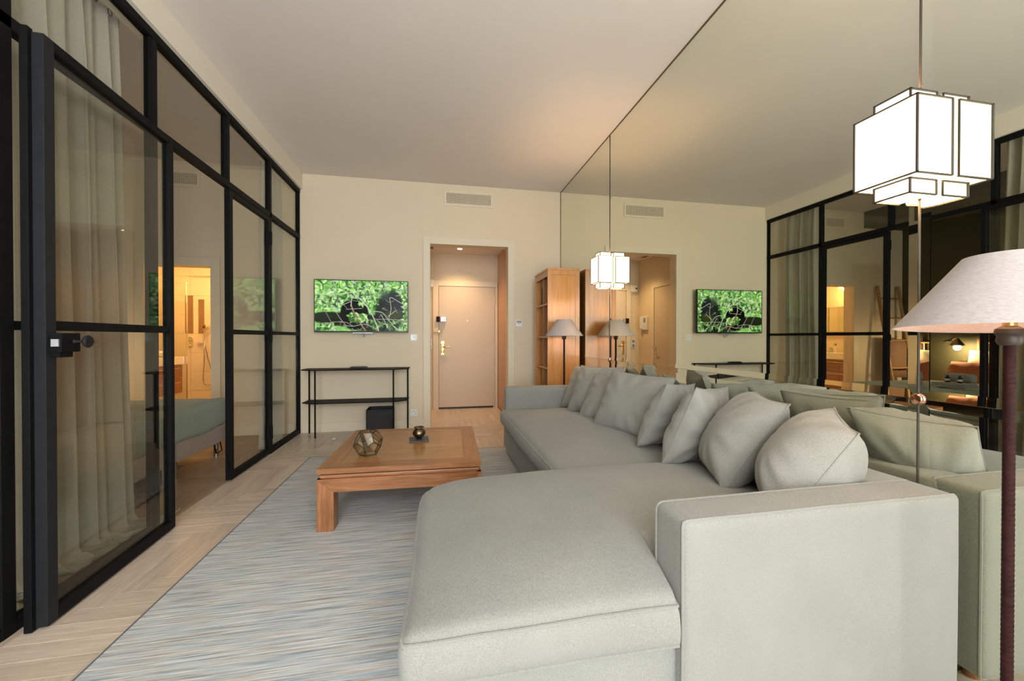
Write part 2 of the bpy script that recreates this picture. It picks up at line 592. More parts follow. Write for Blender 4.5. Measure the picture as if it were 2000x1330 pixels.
# facade behind the camera, with two tall window openings
mb = MB()
mb.box(XBED - 0.1, -3.95, YF - 0.1, YF, 0, 3.3).box(-2.05, -1.30, YF - 0.1, YF, 0, 3.3).box(1.30, XR + 0.2, YF - 0.1, YF, 0, 3.3)
mb.box(-3.95, -2.05, YF - 0.1, YF, 2.75, 3.3).box(-1.30, 1.30, YF - 0.1, YF, 2.8, 3.3)
struct(mb, 'wall_front', 'wall_paint', 'window wall at the near end of the room')

# floors: slab below, parquet blocks above
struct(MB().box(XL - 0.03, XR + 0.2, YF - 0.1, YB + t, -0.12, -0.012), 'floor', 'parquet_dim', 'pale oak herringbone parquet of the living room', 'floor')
struct(MB().box(XBED - 0.1, XL - 0.03, YF - 0.1, YB + t, -0.12, -0.012), 'floor_bedroom', 'parquet_dim', 'bedroom parquet behind the partition, dim light put into its darker colour', 'floor')
struct(MB().box(-0.35, 1.2, YB + t, YHALL + 0.15, -0.12, -0.012), 'floor_hall', 'parquet_dim', 'honey parquet of the entrance hall', 'floor')

def plank_mesh(w, l):
    me = bpy.data.meshes.new('plank')
    g = 0.0006
    z0, z1, c = -0.012, 0.0, 0.0012
    x0, x1, y0, y1 = -l / 2 + g, l / 2 - g, -w / 2 + g, w / 2 - g
    vs_ = [(x0, y0, z0), (x1, y0, z0), (x1, y1, z0), (x0, y1, z0), (x0, y0, z1 - c), (x1, y0, z1 - c), (x1, y1, z1 - c), (x0, y1, z1 - c),
           (x0 + c, y0 + c, z1), (x1 - c, y0 + c, z1), (x1 - c, y1 - c, z1), (x0 + c, y1 - c, z1)]
    fs_ = [(0, 1, 5, 4), (1, 2, 6, 5), (2, 3, 7, 6), (3, 0, 4, 7), (4, 5, 9, 8), (5, 6, 10, 9), (6, 7, 11, 10), (7, 4, 8, 11), (8, 9, 10, 11)]
    me.from_pydata(vs_, [], fs_)
    return me

PLANKS = {}
def lay(parent, rect, material, holes=(), W=0.095, L=0.57, ox=0.0, oy=0.0):
    X0, X1, Y0, Y1 = rect
    cnt = 0
    rng = 70
    for sidx in range(-14, 15):
        for k in range(-rng, rng):
            bxx, byy = ox + k * W + sidx * L, oy + k * W - sidx * L
            for hor in (True, False):
                if hor:
                    r = [bxx, bxx + L, byy, byy + W]
                else:
                    r = [bxx + L, bxx + L + W, byy + W - L, byy + W]
                r = [max(r[0], X0), min(r[1], X1), max(r[2], Y0), min(r[3], Y1)]
                w_, h_ = r[1] - r[0], r[3] - r[2]
                if w_ < 0.012 or h_ < 0.012:
                    continue
                if any(r[0] > a + 0.02 and r[1] < b_ - 0.02 and r[2] > c_ + 0.02 and r[3] < d_ - 0.02 for a, b_, c_, d_ in holes):
                    continue
                l_, ww = (w_, h_) if hor else (h_, w_)
                key = (round(l_, 3), round(ww, 3), material)
                if key not in PLANKS:
                    me = plank_mesh(ww, l_)
                    me.materials.append(MATS[material])
                    PLANKS[key] = me
                o = bpy.data.objects.new('plank', PLANKS[key])
                COL.objects.link(o)
                o.parent = parent
                o.location = ((r[0] + r[1]) / 2, (r[2] + r[3]) / 2, 0)
                if not hor:
                    o.rotation_euler = (0, 0, PI / 2)
                cnt += 1
    return cnt

FL, FB, FH = bpy.data.objects['floor'], bpy.data.objects['floor_bedroom'], bpy.data.objects['floor_hall']
RUG = (-1.215, 0.82, 0.35, 4.09)
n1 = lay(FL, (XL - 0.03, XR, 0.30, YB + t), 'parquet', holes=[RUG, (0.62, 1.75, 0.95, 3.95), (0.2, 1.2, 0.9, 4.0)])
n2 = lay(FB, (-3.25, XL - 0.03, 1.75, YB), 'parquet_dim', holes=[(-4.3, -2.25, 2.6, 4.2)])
n3 = lay(FH, (-0.22, 1.03, YB + t, YHALL), 'parquet')
print('planks', n1, n2, n3)

# rug
rg = thing('rug', (0, 0, 0), 'flat-woven grey blue rug with fine stripes under the coffee table', 'rug')
build(MB().box(RUG[0] + 0.008, RUG[1], RUG[2], RUG[3] - 0.008, 0.0005, 0.009), 'weave', 'rug_weave', rg)
mb = MB().box(RUG[0], RUG[0] + 0.008, RUG[2], RUG[3], 0.0005, 0.0095).box(RUG[0], RUG[1], RUG[3] - 0.008, RUG[3], 0.0005, 0.0095)
build(mb, 'binding', 'rug_binding', rg)

# skirting boards
struct(MB().cbox(XL + 0.02, -0.166, YB - 0.014, YB, 0, 0.115, 0.003), 'baseboard_back', 'trim_paint', 'low painted skirting board under the console table', 'baseboard')
struct(MB().cbox(1.042, XR, YB - 0.014, YB, 0, 0.115, 0.003), 'baseboard_right', 'trim_paint', 'short skirting board right of the hall doorway', 'baseboard')
struct(MB().cbox(-2.48, XL - 0.06, YB - 0.014, YB, 0, 0.115, 0.003), 'baseboard_bedroom', 'trim_paint', 'bedroom skirting board beside the bathroom doorway', 'baseboard')

# hall doorway casing
def casing(x0, x1, z1, w, y, name, label):
    m_ = MB()
    m_.cbox(x0 - w, x0, y - 0.018, y, 0, z1 + w, 0.003)
    m_.cbox(x1, x1 + w, y - 0.018, y, 0, z1 + w, 0.003)
    m_.cbox(x0, x1, y - 0.018, y, z1, z1 + w, 0.003)
    return struct(m_, name, 'trim_paint', label, 'door casing')
casing(dx0, dx1, dz, 0.088, YB, 'trim_2', 'flat painted casing around the hall doorway')
casing(bx0, bx1, bz, 0.10, YB, 'trim_3', 'flat painted casing around the lit bathroom doorway')

# ------------------------------------------------------------------ entrance hall
struct(MB().box(-0.35, 1.3, YHALL, YHALL + 0.15, 0, 2.7), 'wall_hall_back', 'wall_paint', 'hall end wall around the entrance door')
struct(MB().box(-0.35, -0.22, YB + t, YHALL, 0, 2.7), 'wall_hall_left', 'wall_paint', 'left hall wall seen in the mirror')
struct(MB().box(-0.35, 1.3, YB + t, YHALL + 0.15, ZHALL, ZHALL + 0.1), 'ceiling_hall', 'ceiling_paint', 'lowered ceiling of the entrance hall', 'ceiling')
struct(MB().box(1.035, 1.3, YB + t, YHALL, 0, 2.7), 'wall_hall_right', 'wall_paint', 'right hall wall behind the oak cupboard')
# oak cupboard front lining the right side of the hall
cb = thing('hall_cupboard', (1.02, 5.9, 0), 'tall oak cupboard front on the right of the hall', 'cupboard')
build(MB().cbox(1.012, 1.034, YB + t + 0.01, 5.94, 0.02, ZHALL - 0.005, 0.002), 'door', 'oak', cb)
build(MB().cbox(1.012, 1.034, 5.945, YHALL - 0.005, 0.02, ZHALL - 0.005, 0.002), 'door', 'oak', cb)
build(MB().lathe([(0.0, -0.035), (0.014, -0.033), (0.016, -0.026), (0.008, -0.02), (0.007, 0)], (1.012, 5.50, 1.02), 16, 'X'), 'knob', 'steel', cb, True)
build(MB().box(1.016, 1.034, YB + t + 0.01, YHALL - 0.005, 0.0, 0.02), 'plinth', 'matt_black', cb)

# entrance door
ed = tag(thing('door_1', (0.5, YHALL, 0), 'plain pinkish beige entrance door with brass locks at the hall end', 'door'), kind='structure')
build(MB().cbox(0.035, 0.958, YHALL - 0.022, YHALL - 0.001, 0.028, 2.015, 0.003), 'door_leaf', 'door_paint', ed)
m_ = MB().cbox(-0.060, 0.028, YHALL - 0.03, YHALL - 0.001, 0, 2.11, 0.003).cbox(0.965, 1.008, YHALL - 0.03, YHALL - 0.001, 0, 2.11, 0.003).cbox(0.028, 0.965, YHALL - 0.03, YHALL - 0.001, 2.022, 2.11, 0.003)
build(m_, 'door_frame', 'trim_paint', ed)
build(MB().box(0.03, 0.93, YHALL - 0.028, YHALL - 0.001, 0.0, 0.026), 'threshold', 'dark_edge', ed)
yd = YHALL - 0.022
lk = build(MB().cbox(0.062, 0.150, yd - 0.05, yd, 1.435, 1.515, 0.006), 'rim_lock', 'steel', ed)
build(MB().cbox(-0.005, 0.050, yd - 0.045, yd - 0.008, 1.43, 1.52, 0.006), 'lock_keeper', 'leather_brown', ed)
build(MB().lathe([(0.0, -0.09), (0.02, -0.088), (0.022, -0.05), (0.022, 0)], (0.115, yd, 1.475), 16, 'Y'), 'lock_knob', 'chrome', lk, True)
build(MB().cyl((-0.055, yd - 0.02, 1.275), (0.065, yd - 0.02, 1.275), 0.008).cbox(0.02, 0.05, yd - 0.03, yd, 1.255, 1.295, 0.003), 'chain_bolt', 'brass', ed, True)
hp = build(MB().cbox(0.072, 0.118, yd - 0.006, yd, 0.875, 1.115, 0.003).lathe([(0.0, -0.008), (0.030, -0.006), (0.032, 0)], (0.095, yd - 0.004, 1.09), 20, 'Y').lathe([(0.0, -0.008), (0.026, -0.006), (0.028, 0)], (0.095, yd - 0.004, 0.90), 20, 'Y'), 'escutcheon', 'brass', ed, True)
build(MB().tube([(0.095, yd - 0.004, 1.02), (0.095, yd - 0.05, 1.02), (0.115, yd - 0.055, 1.022), (0.21, yd - 0.055, 1.028)], [0.011, 0.011, 0.011, 0.008], 10), 'lever', 'brass', hp, True)
build(MB().lathe([(0.0, -0.004), (0.009, -0.003), (0.01, 0)], (0.50, yd, 1.46), 12, 'Y'), 'peephole', 'brass', ed, True)
for z in (0.25, 1.02, 1.82):
    build(MB().cyl((0.962, yd - 0.012, z - 0.05), (0.962, yd - 0.012, z + 0.05), 0.008, 10), 'hinge', 'trim_paint', ed, True)

# hall things that only the mirror shows
idr = tag(thing('door_2', (-0.22, 5.7, 0), 'inner door on the left hall wall, seen in the mirror', 'door'), kind='structure')
build(MB().cbox(-0.220, -0.202, 5.42, 5.97, 0.01, 2.0, 0.003), 'door_leaf', 'door_paint', idr)
m_ = MB().cbox(-0.220, -0.192, 5.975, 6.05, 0, 2.08, 0.003).cbox(-0.220, -0.192, 5.36, 5.415, 0, 2.08, 0.003).cbox(-0.220, -0.192, 5.415, 5.975, 2.005, 2.08, 0.003)
build(m_, 'door_frame', 'trim_paint', idr)
hp = build(MB().lathe([(0, 0.012), (0.024, 0.010), (0.026, 0)], (-0.202, 5.93, 1.02), 16, 'X').lathe([(0, 0.010), (0.02, 0.009), (0.022, 0)], (-0.202, 5.93, 0.93), 16, 'X'), 'escutcheon', 'steel', idr, True)
build(MB().tube([(-0.19, 5.93, 1.02), (-0.15, 5.93, 1.02), (-0.145, 5.91, 1.02), (-0.145, 5.83, 1.02)], 0.009, 8), 'lever', 'steel', hp, True)
ic = thing('intercom', (-0.22, 6.29, 1.43), 'white wall intercom handset in the hall', 'intercom')
build(MB().cbox(-0.220, -0.185, 6.19, 6.40, 1.31, 1.55, 0.008), 'body', 'white_plastic', ic)
build(MB().cbox(-0.186, -0.160, 6.34, 6.385, 1.33, 1.53, 0.008), 'handset', 'white_plastic', ic)
build(MB().box(-0.186, -0.183, 6.23, 6.29, 1.44, 1.52), 'screen', 'grey_plastic', ic)
build(MB().tube([(-0.19, 6.36, 1.31), (-0.185, 6.36, 1.25), (-0.19, 6.355, 1.2)], 0.004, 6), 'cord', 'grey_plastic', ic, True)
ab = thing('alarm_box', (-0.12, YHALL, 2.06), 'small white box high beside the entrance door', 'box')
build(MB().cbox(-0.175, -0.05, YHALL - 0.045, YHALL - 0.001, 2.00, 2.12, 0.006), 'body', 'white_plastic', ab)
build(MB().lathe([(0, -0.004), (0.016, -0.003), (0.016, 0)], (-0.155, YHALL - 0.045, 2.06), 14, 'Y'), 'sensor', 'matt_black', ab, True)
ds = thing('double_switch', (-0.11, YHALL, 1.07), 'double switch plate on the hall end wall', 'switch')
build(MB().cbox(-0.155, -0.075, YHALL - 0.010, YHALL - 0.001, 0.99, 1.15, 0.003), 'plate', 'white_plastic', ds)
for z in (1.03, 1.11):
    build(MB().cbox(-0.137, -0.093, YHALL - 0.016, YHALL - 0.010, z - 0.025, z + 0.025, 0.003), 'rocker', 'grey_plastic', ds)
sd = thing('ceiling_spotlight', (0.35, 6.05, ZHALL), 'small round ceiling light in the entrance hall', 'ceiling light')
build(MB().lathe([(0.0, -0.02), (0.045, -0.018), (0.06, -0.004), (0.06, 0)], (0.35, 6.05, ZHALL), 24), 'rim', 'plaster_disc', sd, True)
build(MB().lathe([(0.0, -0.0235), (0.035, -0.022), (0.036, -0.018)], (0.35, 6.05, ZHALL), 24), 'lens', 'lit_spot', sd, True)
def lamp(name, loc, power, col, radius=0.05, kind='POINT'):
    d = bpy.data.lights.new(name, kind)
    d.energy = power
    d.color = col
    if kind != 'AREA':
        d.shadow_soft_size = radius
    else:
        d.size = radius
    o = bpy.data.objects.new(name, d)
    COL.objects.link(o)
    o.location = loc
    return o
hl = lamp('hall_light', (0.35, 6.05, ZHALL - 0.03), 46, (1.0, 0.66, 0.34), 0.04, 'SPOT')
hl.data.spot_size = math.radians(125)
hl.data.spot_blend = 0.9
sl = thing('ceiling_slot_vent', (0.0, 6.0, ZHALL), 'narrow slot vent in the hall ceiling', 'vent')
build(MB().box(-0.16, -0.02, 5.6, 6.2, ZHALL - 0.008, ZHALL - 0.0005), 'frame', 'trim_paint', sl)
build(MB().box(-0.13, -0.05, 5.63, 6.17, ZHALL - 0.010, ZHALL - 0.008), 'slot', 'vent_dark', sl)

# ------------------------------------------------------------------ mirror wall
mw = thing('wall_mirror', (XR, 2.3, 0), 'large tinted mirror covering the whole wall behind the sofa', 'mirror')
ZJ = 0.952
SEAMS = [YF + 0.01, 1.092, 3.626, YB - 0.002]
def mirror_panel(y0, y1, z0, z1):
    bv, a = 0.032, math.tan(math.radians(2.5)) * 0.032
    g = 0.0008
    y0, y1, z0, z1 = y0 + g, y1 - g, z0 + g, z1 - g
    # ground edges: the silvered border stands slightly proud of the field
    xf, xe, xbk = XR, XR - a, XR + 0.010
    P = [(xe, y0, z0), (xe, y1, z0), (xe, y1, z1), (xe, y0, z1),
         (xf, y0 + bv, z0 + bv), (xf, y1 - bv, z0 + bv), (xf, y1 - bv, z1 - bv), (xf, y0 + bv, z1 - bv),
         (xbk, y0, z0), (xbk, y1, z0), (xbk, y1, z1), (xbk, y0, z1)]
    F_ = [(4, 5, 6, 7), (0, 1, 5, 4), (1, 2, 6, 5), (2, 3, 7, 6), (3, 0, 4, 7), (0, 8, 9, 1), (1, 9, 10, 2), (2, 10, 11, 3), (3, 11, 8, 0), (8, 11, 10, 9)]
    return build(MB().add(P, F_), 'mirror_panel', 'mirror_silver', mw)
for i in range(3):
    mirror_panel(SEAMS[i], SEAMS[i + 1], ZJ, ZC - 0.004)
    mirror_panel(SEAMS[i], SEAMS[i + 1], 0.02, ZJ)
m_ = MB().box(XR - 0.006, XR + 0.008, SEAMS[0], SEAMS[-1], ZC - 0.009, ZC - 0.001)
build(m_, 'top_edging', 'gilt_edge', mw)
build(MB().box(XR - 0.006, XR + 0.008, YB - 0.008, YB - 0.001, ZJ, ZC - 0.009), 'corner_edging', 'gilt_edge', mw)
for y in SEAMS[1:3]:
    build(MB().box(XR - 0.006, XR + 0.004, y - 0.0016, y + 0.0016, 0.02, ZC - 0.009), 'seam_strip', 'dark_edge', mw)
    build(MB().lathe([(0.0, -0.014), (0.016, -0.012), (0.021, -0.006), (0.022, 0.004)], (XR - 0.002, y, ZJ), 24, 'X'), 'rosette', 'copper', mw, True)

# ------------------------------------------------------------------ stepped wall lanterns on the mirror seams
def lantern(yc, label):
    L = thing('wall_lantern', (XR, yc, 1.835), label, 'lamp', group='stepped lanterns on the mirror seams')
    def shell(x0, x1, hy, z0, z1, name, cap):
        r = 0.0022
        b_ = 0.0025
        tk = 0.004
        y0, y1 = yc - hy, yc + hy
        # paper panels
        p = build(MB().box(x0 + b_, x0 + b_ + tk, y0 + b_, y1 - b_, z0 + b_, z1 - b_), name, 'lit_paper', L)
        for ya_, yb_ in ((y0 + b_, y0 + b_ + tk), (y1 - b_ - tk, y1 - b_)):
            build(MB().box(x0 + b_ + tk, x1, ya_, yb_, z0 + b_, z1 - b_), name, 'lit_paper', L)
        build(MB().box(x1 - 0.003, x1, y0 + b_ + tk, y1 - b_ - tk, z0 + b_, z1 - b_), name, 'lit_paper', L)
        if cap:
            for za in (z0 + b_, z1 - b_ - 0.002):
                # ring between this shell and the inner one
                ix = x0 + 0.035
                iy = 0.042
                mm = MB().box(x0 + b_, ix, y0 + b_, y1 - b_, za, za + 0.002)
                mm.box(ix, x1, y0 + b_, yc - hy + iy, za, za + 0.002).box(ix, x1, yc + hy - iy, y1 - b_, za, za + 0.002)
                build(mm, 'paper_ledge', 'lit_paper', L)
        fr = MB()
        for zz in (z0, z1):
            fr.box(x0 - r, x0 + 2 * r, y0 - r, y1 + r, zz - r, zz + r)
            fr.box(x0, x1, y0 - r, y0 + 2 * r, zz - r, zz + r).box(x0, x1, y1 - 2 * r, y1 + r, zz - r, zz + r)
        for yy in (y0, y1):
            fr.box(x0 - r, x0 + 2 * r, yy - r, yy + r, z0, z1)
            fr.box(x1 - r, x1 + r, yy - r, yy + r, z0, z1)
        build(fr, 'frame', 'dark_edge', L)
    shell(1.526, 1.676, 0.097, 1.709, 1.962, 'paper_panel', True)
    # inner taller box, shown above and below the outer one
    shell(1.561, 1.676, 0.055, 1.962, 2.008, 'upper_panel', False)
    shell(1.561, 1.676, 0.055, 1.660, 1.709, 'lower_panel', False)
    build(MB().cbox(1.60, XR - 0.007, yc - 0.02, yc + 0.02, 1.81, 1.86, 0.003), 'bracket', 'brass', L)
    bl = build(MB().lathe([(0.0, -0.05), (0.018, -0.045), (0.027, -0.015), (0.02, 0.02), (0.013, 0.04), (0.0, 0.04)], (1.61, yc, 1.83), 16), 'bulb', 'lit_bulb', L, True)
    lamp('lantern_light', (1.615, yc, 1.945), 11.0, (1.0, 0.66, 0.36), 0.022)
    lamp('lantern_light', (1.615, yc, 1.725), 3.5, (1.0, 0.66, 0.36), 0.022)
    return L
lantern(1.092, 'stepped paper lantern on the mirror, the large one above the near floor lamp')
lantern(3.626, 'stepped paper lantern on the mirror, the small far one by the bookcase')

# ------------------------------------------------------------------ black glazed partition
GP = tag(thing('wall_glass_partition', (XL, 2.0, 0), 'black steel framed glass partition between living room and bedroom', 'partition'), kind='structure')
px0, px1 = XL - 0.045, XL
pw = 0.045
def bar(x0, x1, y0, y1, z0, z1, name='frame_bar', par=GP, mat_='black_steel', c=0.002):
    return build(MB().cbox(x0, x1, y0, y1, z0, z1, c), name, mat_, par)
bar(px0, px1 + 0.004, YF, YB - 0.001, ZTOP - 0.045, ZTOP, 'head_rail')
bar(px0, px1 + 0.002, YF, YB - 0.001, ZTRAN - 0.025, ZTRAN + 0.025, 'transom_rail')
bar(px0, px1, YB - 0.024, YB - 0.001, 0, ZTOP - 0.045, 'post')
for i, y in enumerate(POSTS[:-1]):
    w_ = 0.052 if i == 3 else 0.04
    if i == 1:      # no post under the transom where the two leaves meet
        bar(px0, px1 + 0.002, y - w_ / 2, y + w_ / 2, ZTRAN + 0.025, ZTOP - 0.045, 'post')
    else:
        bar(px0, px1 + 0.002, y - w_ / 2, y + w_ / 2, 0, ZTOP - 0.045, 'post')
edges = [YB - 0.02] + POSTS
gx = XL - 0.025
for i in range(len(edges) - 1):
    y1, y0 = edges[i] - 0.02, edges[i + 1] + 0.02
    if y1 < 0.9:
        continue
    build(MB().box(gx - 0.003, gx + 0.003, y0, y1, ZTRAN + 0.025, ZTOP - 0.045), 'pane', 'pane_glass', GP)
    if i in (1, 2):
        continue
    bar(px0, px1, y0, y1, 0.0, 0.05, 'sill_rail')
    bar(px0 + 0.006, px1 - 0.004, y0, y1, ZMID - 0.018, ZMID + 0.018, 'mid_rail')
    build(MB().box(gx - 0.003, gx + 0.003, y0, y1, 0.05, ZMID - 0.018), 'pane', 'pane_glass', GP)
    build(MB().box(gx - 0.003, gx + 0.003, y0, y1, ZMID + 0.018, ZTRAN - 0.025), 'pane', 'pane_glass', GP)

def glazed_leaf(name, hinge, ang, width, label, lock, side):
    """leaf in its own space: runs along +Y from the hinge axis, thickness in X"""
    L = tag(thing(name, (hinge[0], hinge[1], 0), label, 'door', rz=ang), kind='structure')
    h0, h1 = 0.012, ZTRAN - 0.03
    d = 0.042
    def lb(x0, x1, y0, y1, z0, z1, nm, mt='black_steel', par=L):
        return build(MB().cbox(x0, x1, y0, y1, z0, z1, 0.0018), nm, mt, par, local=(par is L))
    lb(-d / 2, d / 2, 0, 0.036, h0, h1, 'stile')
    lb(-d / 2, d / 2, width - 0.048, width, h0, h1, 'stile', 'dark_grey_steel' if lock else 'black_steel')
    lb(-d / 2, d / 2, 0.036, width - 0.048, h0, h0 + 0.05, 'bottom_rail')
    lb(-d / 2, d / 2, 0.036, width - 0.048, h1 - 0.04, h1, 'top_rail')
    lb(-d / 2 + 0.004, d / 2 - 0.004, 0.036, width - 0.048, ZMID - 0.02, ZMID + 0.02, 'mid_rail')
    for z0, z1 in ((h0 + 0.05, ZMID - 0.02), (ZMID + 0.02, h1 - 0.04)):
        build(MB().box(-0.003, 0.003, 0.036, width - 0.048, z0, z1), 'pane', 'pane_glass', L, local=True)
    return L, lb, d, width, h0, h1

# near leaf: folded right back against the fixed glazing
hx, hy = XL + 0.046, 2.738
nx, ny = -1.553, 1.880
ang = math.atan2(-(nx - hx), (ny - hy))
wl = math.hypot(nx - hx, ny - hy)
Lf, lb, d, wl, h0, h1 = glazed_leaf('door_3', (hx, hy), ang, wl, 'near black glazed door leaf folded back, with rim lock and knob', True, 1)
# in leaf space (rotated ~180 deg) the room side is local -X
lb(d / 2 - 0.004, d / 2 + 0.022, wl - 0.006, wl + 0.018, h0 - 0.006, h1 + 0.012, 'rebate_strip')
lc = lb(-d / 2 - 0.042, -d / 2, wl - 0.104, wl - 0.012, 1.112, 1.19, 'rim_lock', 'black_steel')
m_ = MB().cbox(-d / 2 - 0.036, -d / 2 - 0.012, wl - 0.012, wl - 0.004, 1.135, 1.165, 0.001)
build(m_, 'latch', 'silver_plastic', Lf, local=True)
build(MB().cbox(-d / 2 - 0.03, -d / 2, wl - 0.085, wl - 0.02, 1.09, 1.112, 0.002), 'lock_foot', 'black_steel', Lf, local=True)
m_ = MB().lathe([(0.010, 0.0), (0.006, -0.006), (0.006, -0.03), (0.012, -0.036), (0.024, -0.040), (0.027, -0.046), (0.022, -0.052), (0.0, -0.054)], (-d / 2 - 0.042, wl - 0.075, 1.155), 20, 'X')
build(m_, 'knob', 'dark_grey_steel', Lf, True, local=True)
for z in (0.22, 1.20, 2.2):
    build(MB().cyl((0.024, -0.012, z - 0.06), (0.024, -0.012, z + 0.06), 0.011, 12), 'hinge', 'black_steel', Lf, True, local=True)

# far leaf: closed
hx2, hy2 = XL - 0.020, 4.318
w2 = 0.775
Lg, lb, d, w2, h0, h1 = glazed_leaf('door_4', (hx2, hy2), PI, w2, 'far black glazed door leaf standing closed beside the bed', False, 1)
for z in (0.22, 1.19, 2.17):
    build(MB().cbox(-d / 2 - 0.008, -d / 2 + 0.002, -0.022, 0.012, z - 0.065, z + 0.065, 0.002).cyl((-d / 2 - 0.008, -0.004, z - 0.065), (-d / 2 - 0.008, -0.004, z + 0.065), 0.010, 10), 'hinge', 'black_steel', Lg, True, local=True)
# bolts on the meeting edge
build(MB().cbox(-0.015, 0.015, w2 - 0.003, w2 + 0.014, 1.14, 1.21, 0.002), 'strike_plate', 'black_steel', Lg, local=True)
for z, sgn in ((2.22, -1), (0.16, 1)):
    pts = [(0, w2 + 0.002, z + 0.06), (0, w2 + 0.016, z + 0.05), (0, w2 + 0.016, z - 0.05), (0, w2 + 0.002, z - 0.06)]
    build(MB().tube(pts, 0.004, 8).cbox(-0.012, 0.012, w2 - 0.002, w2 + 0.004, z - 0.02, z + 0.12 * (1 if sgn < 0 else 0.4), 0.001), 'flush_bolt', 'black_steel', Lg, True, local=True)

# ------------------------------------------------------------------ curtains in the bedroom
def curtain(name, label, x, y0, y1, z1, folds, amp, flare0, flare1, px, py, seed, puddle=0.34):
    T = thing(name, (x, (y0 + y1) / 2, 0), label, 'curtain', group='linen curtains behind the partition')
    m_ = MB()
    nu, nv = folds * 14, 60
    total = z1 + puddle
    vs_ = []
    for j in range(nv + 1):
        s = total * j / nv
        for i in range(nu + 1):
            u = i / nu
            ph = 2 * PI * folds * (u + 0.035 * math.sin(7 * u + seed)) + 0.6 * math.sin(seed + 1.3 * s)
            a = amp * (0.75 + 0.35 * math.sin(3.1 * u * folds + seed)) * (0.55 + 0.45 * min(1, s / 0.5))
            fall = min(1.0, s / z1)
            ya = y0 - flare0 * fall ** 2
            yb = y1 + flare1 * fall ** 2
            X_ = x + a * math.sin(ph) + 0.25 * a * math.sin(2 * ph + seed)
            Y_ = ya + (yb - ya) * u + 0.3 * a * math.cos(ph)
            Z_ = z1 - s
            if Z_ < 0.06:
                q = (s - (z1 - 0.06)) / (puddle + 0.06)
                rip = noise.noise(Vector((u * 6 + seed, q * 2.4, 0.3)))
                rp2 = noise.noise(Vector((u * 13 + seed, q * 4, 2.3)))
                w_ = u ** 1.5
                X_ += q * px * (0.35 + 0.9 * w_) + 0.05 * q * rip
                Y_ += q * py * (0.3 + 0.9 * w_) + 0.07 * q * rp2
                Z_ = max(0.006, 0.06 * (1 - q * 2.2)) + 0.045 * abs(math.sin(q * 5.0 + 4 * u + rip * 3)) * (0.5 + abs(rip)) * min(1, q * 3) * (1 - 0.5 * q)
            X_ = min(X_, XL - 0.055)
            vs_.append((X_, Y_, max(0.004, Z_)))
    fs_ = [(j * (nu + 1) + i, j * (nu + 1) + i + 1, (j + 1) * (nu + 1) + i + 1, (j + 1) * (nu + 1) + i) for j in range(nv) for i in range(nu)]
    m_.add(vs_, fs_)
    o = build(m_, 'cloth', 'curtain_linen', T, True)
    sm = o.modifiers.new('thickness', 'SOLIDIFY')
    sm.thickness = 0.003
    sm.offset = 0
    for k in range(folds):
        yy = y0 + (y1 - y0) * (k + 0.5) / folds
        pts = [(x, yy + 0.014 * math.cos(a_), z1 + 0.010 + 0.018 * math.sin(a_)) for a_ in [2 * PI * q / 12 for q in range(12)]]
        build(MB().tube(pts, 0.003, 6, closed=True), 'ring', 'black_steel', T, True)
    return T
curtain('curtain', 'long linen curtain pooling on the floor behind the near door leaf', -1.84, 2.00, 2.70, 3.03, 7, 0.055, 0.02, 0.08, 0.16, 0.17, 1.3, 0.50)
curtain('curtain', 'linen curtain gathered in the far corner behind the partition', -1.80, 4.50, 5.02, 3.03, 7, 0.045, 0.05, 0.02, 0.05, -0.12, 4.1, 0.30)
curtain('curtain', 'pale curtain at the left edge, run on unseen behind the near bays to block daylight', -1.94, -1.20, 2.08, 3.03, 26, 0.035, 0.0, 0.02, 0.02, 0.02, 2.2, 0.06)  # only its far edge shows; lengthened out of view to darken the bedroom
rod = thing('curtain_rod', (-1.81, 3.4, 3.058), 'dark curtain rod above the glass partition in the bedroom', 'curtain rod')
build(MB().cyl((-1.81, -1.25, 3.056), (-1.81, 5.19, 3.056), 0.009, 12), 'rod', 'black_steel', rod, True)
for y in (1.3, 3.3, 5.1):
    build(MB().cyl((-1.81, y, 3.056), (-1.775, y, 3.056), 0.006, 8), 'bracket', 'black_steel', rod, True)

# ------------------------------------------------------------------ ventilation grilles
def grille(name, x0, x1, z0, z1, label):
    G = thing(name, ((x0 + x1) / 2, YB, (z0 + z1) / 2), label, 'vent', group='air vents on the end wall')
    f_ = 0.032
    build(MB().cbox(x0, x1, YB - 0.012, YB - 0.0005, z0, z0 + f_, 0.003).cbox(x0, x1, YB - 0.012, YB - 0.0005, z1 - f_, z1, 0.003).cbox(x0, x0 + f_, YB - 0.012, YB - 0.0005, z0 + f_, z1 - f_, 0.003).cbox(x1 - f_, x1, YB - 0.012, YB - 0.0005, z0 + f_, z1 - f_, 0.003), 'frame', 'trim_paint', G)
    build(MB().box(x0 + f_, x1 - f_, YB - 0.003, YB - 0.001, z0 + f_, z1 - f_), 'recess', 'vent_dark', G)
    n = 9
    zs = [z0 + f_ + (z1 - z0 - 2 * f_) * (k + 0.5) / n for k in range(n)]
    for z in zs:
        build(MB().box(x0 + f_, x1 - f_, YB - 0.010, YB - 0.003, z - 0.0032, z + 0.0032), 'slat', 'trim_paint', G)
    m_ = MB()
    nb = int((x1 - x0 - 2 * f_) / 0.02)
    for k in range(1, nb):
        xx = x0 + f_ + (x1 - x0 - 2 * f_) * k / nb
        m_.box(xx - 0.0018, xx + 0.0018, YB - 0.008, YB - 0.004, z0 + f_, z1 - f_)
    build(m_, 'cross_bars', 'trim_paint', G)
grille('air_vent', 0.095, 0.745, 2.905, 3.105, 'rectangular air vent above the hall doorway')
grille('air_vent', -3.12, -2.72, 2.93, 3.12, 'rectangular air vent above the bathroom doorway')

